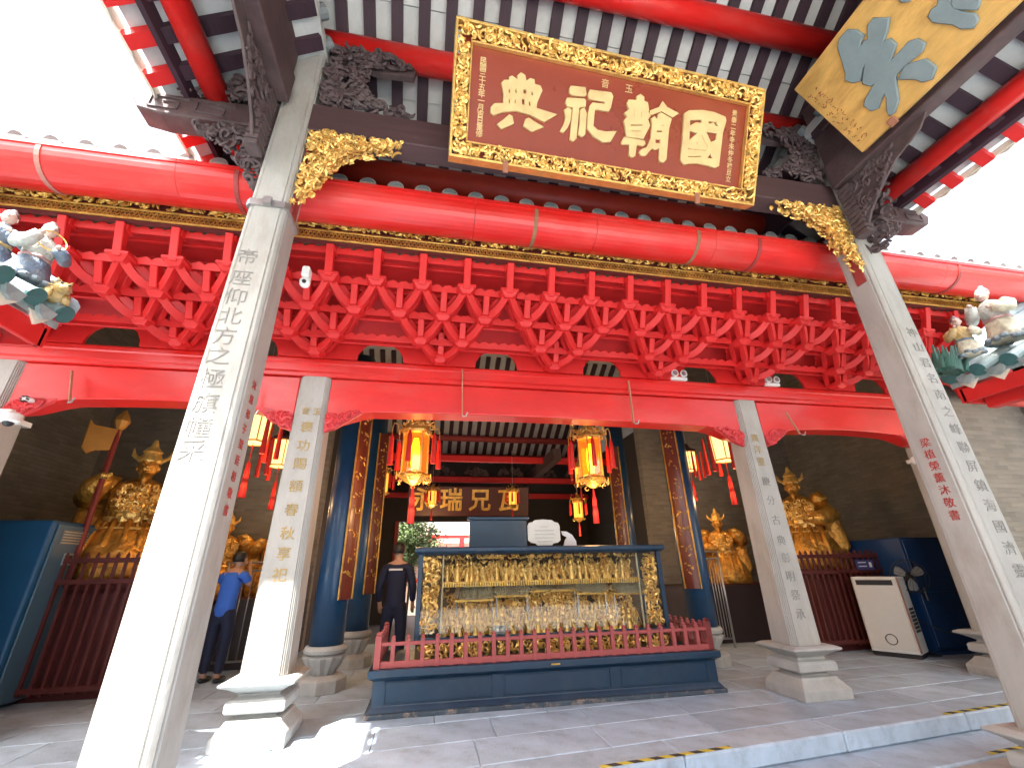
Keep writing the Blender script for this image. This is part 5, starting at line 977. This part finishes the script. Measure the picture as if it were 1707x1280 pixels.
# small blue notice, metal barriers
nb = thing('notice_plate', (7.6, 6.9, 1.3), 'small blue notice plate on the right fence', 'sign'); MB().box(7.42, 7.78, 6.90, 6.92, 1.22, 1.38).build('plate', mat('notice_blue', (.06, .06, .2), .4), nb); MB().box(7.68, 7.73, 6.893, 6.899, 1.26, 1.34).build('print', WHITE, nb); MB().box(7.46, 7.62, 6.893, 6.899, 1.33, 1.345).build('print', WHITE, nb); MB().box(7.46, 7.62, 6.893, 6.899, 1.27, 1.285).build('print', WHITE, nb)
def barrier(x0, x1, y, h_, label):
    t = thing('steel_barrier', ((x0+x1)/2, y, 0), label, 'barrier')
    for z in (h_, h_-.12, .15): MB().tube([(x0, y, z), (x1, y, z)], .016, 8).build('rail', STEEL, t, smooth=True)
    for x in (x0, x1): MB().tube([(x, y, 0), (x, y, h_)], .02, 8).build('post', STEEL, t, smooth=True)
    for i in range(1, 9): MB().tube([(x0+(x1-x0)*i/9, y, .15), (x0+(x1-x0)*i/9, y, h_-.12)], .008, 6).build('bar', STEEL, t, smooth=True)
barrier(-3.1, -1.95, 8.2, 1.52, 'steel barrier between the blue T-shirt and the inner left column'); barrier(4.95, 5.45, 7.9, 1.58, 'pale steel barrier left of the inner right column')
# dark altars fill the gloom under the small figures
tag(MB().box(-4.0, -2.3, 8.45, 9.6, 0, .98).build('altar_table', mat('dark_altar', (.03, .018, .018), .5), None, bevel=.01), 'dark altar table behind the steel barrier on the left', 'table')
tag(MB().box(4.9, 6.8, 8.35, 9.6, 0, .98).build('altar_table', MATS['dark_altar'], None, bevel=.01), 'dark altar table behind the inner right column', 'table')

# ------------------------------------------------------------------ machines
bc = thing('standing_air_conditioner', (-5.0, 6.95, 0), 'big blue standing cabinet at the left edge with a small display', 'cabinet')
BM = mat('satin_blue_cabinet', (.014, .085, .19), .35, var=.08, scale=2, bump=.03)
MB().box(-5.6, -4.58, 6.55, 7.35, .04, 2.02).build('body', BM, bc, bevel=.03, seg=3)
MB().box(-4.579, -4.555, 6.62, 7.30, .06, 1.98).build('front_panel', mat('slate_blue_panel', (.05, .11, .17), .35, var=.08), bc, bevel=.01)
MB().box(-4.554, -4.545, 6.70, 7.18, 1.74, 1.92).build('vent', mat('vent_grey', (.10, .14, .18), .5), bc, bevel=.004)
for k_ in range(5): MB().box(-4.544, -4.538, 6.72, 7.16, 1.755+k_*.033, 1.768+k_*.033).build('vent_slat', STEEL, bc)
MB().box(-4.554, -4.546, 6.86, 7.02, 1.50, 1.64).build('display', mat('display_rim', (.25, .32, .38), .4), bc); MB().box(-4.5455, -4.541, 6.88, 7.0, 1.52, 1.62).build('screen', BLACK, bc)
for a, b in ((-5.5, 6.62), (-4.66, 6.62), (-4.66, 7.28), (-5.5, 7.28)): MB().lathe([(.02, 0), (.035, .005), (.035, .035), (.02, .045)], 10, (a, b, 0)).build('foot', STEEL, bc)
ac = thing('air_cooler', (7.35, 6.55, 0), 'white upright air cooler with a dark top vent standing on the right', 'air cooler'); ac.rotation_euler = (0, 0, -1.08)
MB().ring_loft([[(a*.31, b*.22+.0, z) for a, b in ((-1, -.9), (-.93, -1), (.93, -1), (1, -.9), (1, 1), (-1, 1))] for z in (.06, 1.12)]).build('body', WHITE, ac, local=True, bevel=.015, seg=2)
MB().box(-.285, .285, -.232, -.2205, .10, 1.10).build('front_panel', mat('ivory_panel', (.62, .60, .54), .35, var=.03, bump=0), ac, local=True, bevel=.02)
MB().box(-.24, .24, -.24, -.233, 1.0, 1.075).build('top_vent', BLACK, ac, local=True, bevel=.003)
MB().tube([(.07*cos(a), -.236, .24+.07*sin(a)) for a in [2*pi*i/24 for i in range(25)]], .006, 6, cap=False).build('ring_mark', BLACK, ac, local=True)
MB().box(.3105, .316, -.20, -.02, .12, 1.08).build('side_trim', mat('copper_trim', (.35, .17, .10), .4, metal=.3), ac, local=True) if False else None
gm = MB()
for i in range(4):
    for j in range(7): gm.box(.311, .318, -.12+i*.07, -.075+i*.07, .34+j*.05, .375+j*.05)
gm.build('side_grille', BLACK, ac, local=True); MB().box(-.30, .30, -.21, .21, .0, .06).build('wheel_base', BLACK, ac, local=True, bevel=.01)
MB().box(.295, .3125, -.224, -.19, .08, 1.11).build('copper_edge', mat('copper_trim', (.35, .17, .10), .4, metal=.3), ac, local=True)
fn = thing('standing_fan', (7.75, 6.35, 0), 'dark standing fan behind the white air cooler', 'fan'); cf = Vector((7.72, 6.3, 1.12))
MB().lathe([(.2, 0), (.2, .02), (.04, .05), (.02, .06)], 20, (7.75, 6.5, 0)).build('foot', BLACK, fn); MB().tube([(7.75, 6.5, .05), (7.75, 6.5, 1.05)], .016, 8).build('pole', STEEL, fn)
MB().tube([cf+Vector((.05, .18, 0)), cf], [.05, .06], 14).build('motor', BLACK, fn, smooth=True)
m_ = MB()
for q_ in (0, .06):
    m_.tube([cf+Vector((.24*cos(a)*.8+.0, -.03+q_-.24*cos(a)*.5, .24*sin(a))) for a in [2*pi*i/24 for i in range(25)]], .006, 5, cap=False)
for k_ in range(18):
    a = 2*pi*k_/18; m_.tube([cf+Vector((0, -.04, 0)), cf+Vector((.24*cos(a)*.8, -.03-.24*cos(a)*.5, .24*sin(a)))], .0025, 4)
m_.build('guard', BLACK, fn)
for k_ in range(3):
    a0_ = k_*2*pi/3+.4; ex = Vector((.8, -.5, 0)).normalized(); m_ = MB(); pl = []
    for r_, w_ in ((.03, .02), (.10, .07), (.17, .085), (.21, .05)): pl.append((r_, w_))
    poly = [(r_*cos(a0_)-w_*sin(a0_), r_*sin(a0_)+w_*cos(a0_)) for r_, w_ in pl]+[(r_*cos(a0_)+w_*sin(a0_)*.6, r_*sin(a0_)-w_*cos(a0_)*.6) for r_, w_ in pl[::-1]]
    m_.prism(poly, cf, ex, (0, 0, 1), (-.5, -.8, 0), 0, .006); m_.build('blade', mat('grey_blade', (.22, .22, .21), .3), fn)
bx = thing('blue_cabinet', (8.4, 6.7, 0), 'tall dark blue cabinet behind the fan and the outer right column', 'cabinet')
MB().box(7.95, 9.1, 6.45, 7.5, .05, 1.72).build('body', mat('deep_blue_cabinet', (.008, .05, .16), .4, var=.1), bx, bevel=.02, seg=2); MB().box(7.88, 9.15, 6.38, 7.55, 0, .05).build('base', MATS['deep_blue_cabinet'], bx, bevel=.01)
MB().box(7.98, 9.07, 6.43, 6.449, .1, .85).build('door', MATS['deep_blue_cabinet'], bx, bevel=.008); MB().box(7.98, 9.07, 6.43, 6.449, .87, 1.68).build('door', MATS['deep_blue_cabinet'], bx, bevel=.008); MB().tube([(8.04, 6.40, .75), (8.04, 6.40, .95)], .01, 8).build('handle', STEEL, bx)
cb = MB().tube([(7.66, 6.6, .6), (7.85, 6.2, .35), (7.9, 5.9, .32), (7.6, 5.6, .42), (7.5, 5.35, .5)], .008, 6).build('power_cord', BLACK); tag(cb, 'thin dark power cord running from the air cooler to the outer right column', 'cord')
# ================================================================== GALLERY ROOFS at both sides
def gallery(s, xe, label, seed):
    t = thing('gallery_roof', (xe, 2, 3.2), label, 'roof'); q = lambda o_: xe+s*o_; z = lambda o_: 3.22+.5*o_; a = math.atan(.5)
    Y0, Y1 = -4, 3.62; up = lambda y_: .10*max(0, (y_-2.6))**1.6*(1 if True else 0)
    MB().add([(q(.05), Y0, z(.05)), (q(.05), Y1, z(.05)), (q(2.5), Y1, z(2.5)), (q(2.5), Y0, z(2.5))]+[(q(.05), Y0, z(.05)-.06), (q(.05), Y1, z(.05)-.06), (q(2.5), Y1, z(2.5)-.06), (q(2.5), Y0, z(2.5)-.06)], [(0,1,2,3),(7,6,5,4),(0,4,5,1),(1,5,6,2),(2,6,7,3),(3,7,4,0)]).build('roof_deck', TILET, t)
    rot = (0, -a, 0) if s > 0 else (0, -a, pi)
    prof = [(.05, 0), (.062, .02), (.058, .30), (.054, .31), (.062, .33), (.058, .60), (.054, .61), (.062, .63), (.058, .93), (.054, .94), (.062, .96), (.058, 2.5)]
    tr_ = MB().tube([(q_, 0, 0) for _, q_ in prof], [p_ for p_, _ in prof], 12).build('tile_row', TILET, None, local=True); tr_.parent = t
    te = MB().tube([(-.012, 0, 0), (.001, 0, 0)], .072, 14).build('tile_end', TILEE, None, local=True); te.parent = t
    dp = MB().add([(0, -.09, .03), (0, .09, .03), (0, .055, -.045), (0, 0, -.07), (0, -.055, -.045), (.03, -.09, .03), (.03, .09, .03), (.03, .055, -.045), (.03, 0, -.07), (.03, -.055, -.045)], [(0,1,2,3,4),(9,8,7,6,5),(0,5,6,1),(1,6,7,2),(2,7,8,3),(3,8,9,4),(4,9,5,0)]).build('drip_tile', TILET, None, local=True); dp.parent = t
    cream = MB().add([(0, -.09, 0), (0, .09, 0), (0, 0, -.09), (.02, -.09, 0), (.02, .09, 0), (.02, 0, -.09)], [(0,1,2),(5,4,3),(0,3,4,1),(1,4,5,2),(2,5,3,0)]).build('eave_tooth', CREAM, None, local=True); cream.parent = t
    y_ = Y1-.05; f1 = True
    while y_ > Y0:
        for o_, nm, oo, dz, dy, rt in ((tr_, 'tile_row', .0, .05, 0, rot), (te, 'tile_end', .0, .05, 0, rot), (dp, 'drip_tile', .0, -.01, -.14, (0, 0, 0 if s > 0 else pi)), (cream, 'eave_tooth', .04, -.06, -.14, (0, 0, 0 if s > 0 else pi))):
            L = (q(oo)-t.location.x, y_+dy-t.location.y, z(oo)+dz-t.location.z+.35*up(y_))
            if f1: o_.location = L; o_.rotation_euler = rt
            else: inst(o_, nm, t, L, rt)
        f1 = False; y_ -= .28
    # underside: red fascia and boards
    MB().box(min(q(.06), q(.10)), max(q(.06), q(.10)), Y0, Y1-.05, 3.0, 3.16).build('fascia', REDM, t, bevel=.006)
    MB().prism([(xe+s*.06, 3.0), (xe+s*1.8, 3.0), (xe+s*1.8, 3.9), (xe+s*.06, 3.16)][::(1 if s > 0 else -1)], (0, Y1-.08, 0), (1, 0, 0), (0, 0, 1), (0, 1, 0), 0, .05).build('gable_board', REDM, t)
    k_ = 0
    for y_ in [Y1-.3-.34*i for i in range(16)]: MB().bar((q(.1), y_, 3.06), (q(.7), y_, 3.3), .1, .09).build('rafter', RAFT, t)
    MB().bar((q(.35), Y0, 3.0), (q(.35), Y1-.1, 3.0), .14, .14).build('purlin', REDM, t, bevel=.01)
    # stepped ridge along the end of the roof, carrying the figures
    m_ = MB(); m_.tube([(q(.02), Y1-.02, z(0)+.16), (q(.6), Y1-.02, z(.6)+.2), (q(2.5), Y1-.02, z(2.5)+.25)], .09, 8); m_.tube([(q(.1), Y1-.02, z(.1)+.27), (q(2.5), Y1-.02, z(2.5)+.38)], .06, 8)
    m_.build('end_ridge', mat('pale_blue_plaster', (.34, .42, .46), .7, var=.25), t)
    return t
gl = gallery(-1, -2.98, 'gallery eave at the left edge with pale glazed tile rows and red boards below', 1)
gr_ = gallery(1, 5.92, 'gallery eave at the right edge with teal tile ends and red boards below', 2)
def figure(x, y, z, s, facing, cols, label, big=1.0, halo=False):
    """painted pottery figure: robe, sleeves, head with face, hair"""
    t = thing('pottery_figure', (x, y, z), label, 'figure', 'painted pottery figures on the gallery roofs'); t.rotation_euler = (0, 0, facing); t.scale = (big, big, big)
    c1, c2, c3 = [mat('glaze_%s' % n_, c_, .4, var=.3, scale=14, bump=.5, bdist=.02, dirt=(.26, .24, .21), dscale=9, damt=.8) for n_, c_ in cols]
    pk = mat('glaze_pale_skin', (.50, .36, .30), .5, var=.15)
    fold = lambda L: [[(rx*cos(a)*(1+.10*sin(7*a+z_*9)), ry*sin(a)*(1+.10*sin(7*a+z_*9)), z_) if False else (cx_+rx*cos(a)*(1+.10*sin(6*a+z_*14)), cy_+ry*sin(a)*(1+.10*sin(6*a+z_*14)), z_) for a in [2*pi*i/24 for i in range(24)]] for z_, rx, ry, cx_, cy_ in L]
    MB().ring_loft(fold([(0, .20, .16, 0, .02), (.08, .19, .17, 0, .03), (.2, .15, .14, 0, .02), (.3, .115, .10, 0, 0)])).build('skirt', c2, t, smooth=True, local=True)
    MB().ring_loft(fold([(.29, .12, .10, 0, 0), (.38, .13, .10, 0, -.01), (.48, .15, .10, 0, -.03), (.53, .09, .07, 0, -.04), (.56, .045, .045, 0, -.05)])).build('torso', c1, t, smooth=True, local=True)
    MB().ring_loft(fold([(.275, .125, .11, 0, 0), (.31, .13, .115, 0, 0)])).build('sash', c3, t, smooth=True, local=True)
    for sx in (-1, 1):
        el = (sx*.2, -.08, .36); hd = (sx*.09, -.22, .40 if sx > 0 else .50)
        MB().tube([(sx*.13, -.02, .50), (sx*.19, -.04, .43), el, ((el[0]+hd[0])/2, -.17, el[2]+.02), hd], [.055, .062, .06, .07, .055], 10).build('sleeve', c1 if sx < 0 else c2, t, smooth=True, local=True)
        MB().ell((hd[0]-sx*.01, hd[1]-.03, hd[2]+.01), .025, .035, .028, 8, 6).build('hand', pk, t, smooth=True, local=True)
    hd = MB().ell((0, -.07, .655), .062, .07, .085, 14, 10); hd.ell((0, -.14, .65), .012, .018, .02, 8, 6); hd.tube([(0, -.05, .53), (0, -.06, .60)], .035, 8); hd.ell((-.065, -.065, .65), .012, .018, .026, 8, 6); hd.ell((.065, -.065, .65), .012, .018, .026, 8, 6)
    hd.ell((0, -.125, .615), .022, .012, .007, 8, 6)
    h = hd.build('head', pk, t, smooth=True, local=True)
    for sx in (-1, 1): MB().ell((sx*.024, -.133, .668), .006, .004, .004, 8, 6).build('eye', BLACK, h, local=True)
    MB().ell((0, -.04, .70), .072, .075, .07, 12, 8).ell((0, -.01, .775), .035, .035, .04, 10, 6).build('hair', mat('glaze_grey_hair', (.16, .12, .12), .5, var=.3), t, smooth=True, local=True)
    if halo: MB().tube([(.02+.13*cos(a), -.16+.03*sin(a), .50+.13*sin(a)) for a in [2*pi*i/20 for i in range(21)]], .008, 6, cap=False).build('gold_ring', GOLD, t, local=True)
    m_ = MB()
    for k_ in range(14): m_.ell((.2*cos(k_*.5)*R.uniform(.7, 1), .14*sin(k_*.5), R.uniform(.0, .05)), .05, .05, .035, 8, 5)
    m_.build('rockwork', mat('glaze_rock', (.20, .24, .27), .6, var=.4), t, local=True); return t
BL_ = ('blue', (.13, .18, .25)); GR_ = ('grey_white', (.48, .48, .44)); YL_ = ('ochre', (.50, .33, .12)); GN_ = ('green', (.06, .16, .11)); PK_ = ('pink', (.45, .25, .24)); CRM = ('cream', (.6, .54, .40))
figure(-3.20, 3.40, 3.48, 1, .9, (GR_, BL_, PK_), 'pottery figure holding a gold ring on the left gallery roof', .72, True)
figure(-3.50, 3.40, 3.58, 1, .6, (BL_, BL_, YL_), 'blue robed pottery figure at the very left edge on the gallery roof', .7)
def beast(x, y, z, label):
    t = thing('pottery_beast', (x, y, z), label, 'figure'); t.rotation_euler = (0, 0, .9); t.scale = (.75, .75, .75)
    m_ = MB(); m_.ell((0, 0, .1), .12, .1, .09, 12, 8); m_.ell((0, -.12, .15), .07, .08, .065, 12, 8); m_.ell((0, -.2, .12), .04, .05, .03, 10, 6)
    for i in range(10): a = 2*pi*i/10; m_.tube([(.055*cos(a), -.1, .16+.055*sin(a)), (.10*cos(a), -.07, .16+.10*sin(a))], [.018, .006], 6)
    for sx in (-1, 1):
        m_.tube([(sx*.07, -.06, .1), (sx*.08, -.1, 0)], [.04, .03], 8); m_.tube([(sx*.08, .06, .1), (sx*.1, .05, 0)], [.045, .03], 8); m_.tube([(sx*.04, -.13, .2), (sx*.06, -.12, .25)], [.02, .008], 6)
    m_.tube([(0, .1, .12), (0, .17, .2), (0, .15, .28)], [.03, .035, .01], 8)
    m_.build('body', mat('glaze_ochre', (.50, .33, .12), .4, var=.25), t, smooth=True, local=True); h = MB()
    for sx in (-1, 1): h.ell((sx*.03, -.185, .175), .012, .012, .012, 8, 6)
    h.build('eyes', BLACK, t, local=True)
beast(-3.04, 3.5, 3.36, 'small yellow pottery lion at the end of the left gallery roof')
figure(5.86, 3.25, 3.44, 1, -.9, (YL_, CRM, BL_), 'yellow robed pottery figure bending on the right gallery roof', .62)
figure(6.35, 3.15, 3.62, 1, -1.5, (GR_, CRM, PK_), 'pale pottery figure with a fan on the right gallery roof', .9)
def rocks(x, y, z, label):
    m_ = MB(); rg_ = random.Random(5)
    for k_ in range(60):
        a = rg_.uniform(0, 6.28); r_ = rg_.uniform(0, .28); m_.tube([(x+r_*cos(a), y+r_*sin(a)*.5, z), (x+r_*cos(a)*1.2, y+r_*sin(a)*.6-.04, z+rg_.uniform(.1, .3))], [.035, .008], 5)
    tag(m_.build('pottery_plant', mat('glaze_green', (.05, .13, .10), .4, var=.3)), label, 'ornament')
rocks(5.62, 3.42, 3.3, 'green glazed leafy ornament beside the yellow robed figure')
# sunlit roofs beyond the galleries, far side of the court
def farroof(x0, x1, y0, z0, s, label):
    t = thing('far_roof', ((x0+x1)/2, y0, 0), label, 'building')
    xm = x1 if s > 0 else x0; xi = x0 if s > 0 else x1
    MB().box(min(x0, x1), max(x0, x1), y0-6, y0+6, -.5, z0).build('wall', CREAM, t)
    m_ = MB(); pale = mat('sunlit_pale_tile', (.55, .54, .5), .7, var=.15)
    m_.prism([(xi-s*.5, z0), (xm, z0), (xm, z0+2.2)][::(1 if s > 0 else -1)], (0, y0-6.3, 0), (1, 0, 0), (0, 0, 1), (0, 1, 0), 0, 12.6); m_.build('roof_slope', pale, t)
    for k_ in range(42): MB().bar((xi-s*.5, y0-6.2+k_*.3, z0+.05), (xm, y0-6.2+k_*.3, z0+2.25), .13, .1).build('tile_row', pale, t)
farroof(11, 15, 2, 5.2, 1, 'sunlit pale tiled roof beyond the right gallery'); farroof(-13, -9.5, 2, 4.4, -1, 'sunlit pale tiled roof beyond the left gallery')
# shrub and tree in the rear court
def leafy(name, x, y, z, rx, ry, rz, n, s, label, col, trunk=.12, seed=1):
    t = thing(name, (x, y, -.3), label, 'tree' if 'tree' in name else 'plant'); rg_ = random.Random(seed)
    m_ = MB(); m_.tube([(x, y, -.4), (x+.05, y, z*.4), (x-.05, y+.03, z)], [trunk, trunk*.8, trunk*.4], 8)
    for k_ in range(7):
        a = k_*.9; m_.tube([(x, y, z*.5), (x+rx*.4*cos(a), y+ry*.4*sin(a), z), (x+rx*.75*cos(a), y+ry*.75*sin(a), z+rz*.4)], [trunk*.5, trunk*.3, .01], 6)
    m_.build('trunk', mat('bark', (.10, .07, .05), .9), t)
    m_ = MB()
    cl = [(rg_.gauss(0, .42), rg_.gauss(0, .42), rg_.gauss(0, .42)) for _ in range(26)]
    for k_ in range(n):
        c = cl[k_ % 26]; px = x+rx*(c[0]+rg_.gauss(0, .2)); py = y+ry*(c[1]+rg_.gauss(0, .2)); pz = z+rz*(c[2]+rg_.gauss(0, .2))
        u = Vector((rg_.gauss(0, 1), rg_.gauss(0, 1), rg_.gauss(0, .6))).normalized(); v = u.cross(Vector((rg_.gauss(0, 1), rg_.gauss(0, 1), 1))).normalized()
        p = Vector((px, py, pz)); m_.add([p-u*s, p-v*s*.35, p+u*s, p+v*s*.35], [(0,1,2,3)])
    tag(m_.build('crown', mat('leaf_'+col[0], col[1], .6, var=.45, scale=3), t), kind='stuff')
leafy('potted_tree', -.55, 16.6, 2.0, .9, .9, .9, 3500, .09, 'light green shrub in the rear court seen left of the case', ('fresh', (.11, .16, .05)), .05, 3)
leafy('garden_tree', -1.4, 19, 3.4, 1.6, 1.4, 1.6, 4500, .10, 'tree behind the shrub in the rear court', ('mid', (.07, .11, .04)), .12, 4)

# the hall across the court, behind the viewer
oh = thing('opposite_hall', (1.5, -17, -.5), 'grey and red hall across the court behind the viewer', 'building')
MB().box(-12, 15, -18, -17.6, -.5, 4.6).build('wall', BRICK, oh)
for k_ in range(9): MB().tube([(-10+k_*3, -16.4, -.5), (-10+k_*3, -16.4, 4.2)], .18, 12).build('post', DRED, oh)
MB().prism([(-15.6, 4.1), (-18.5, 6.6), (-21, 4.4), (-18, 4.4)], (-13, 0, 0), (0, 1, 0), (0, 0, 1), (1, 0, 0), 0, 29).build('roof_slope', TILEG, oh)
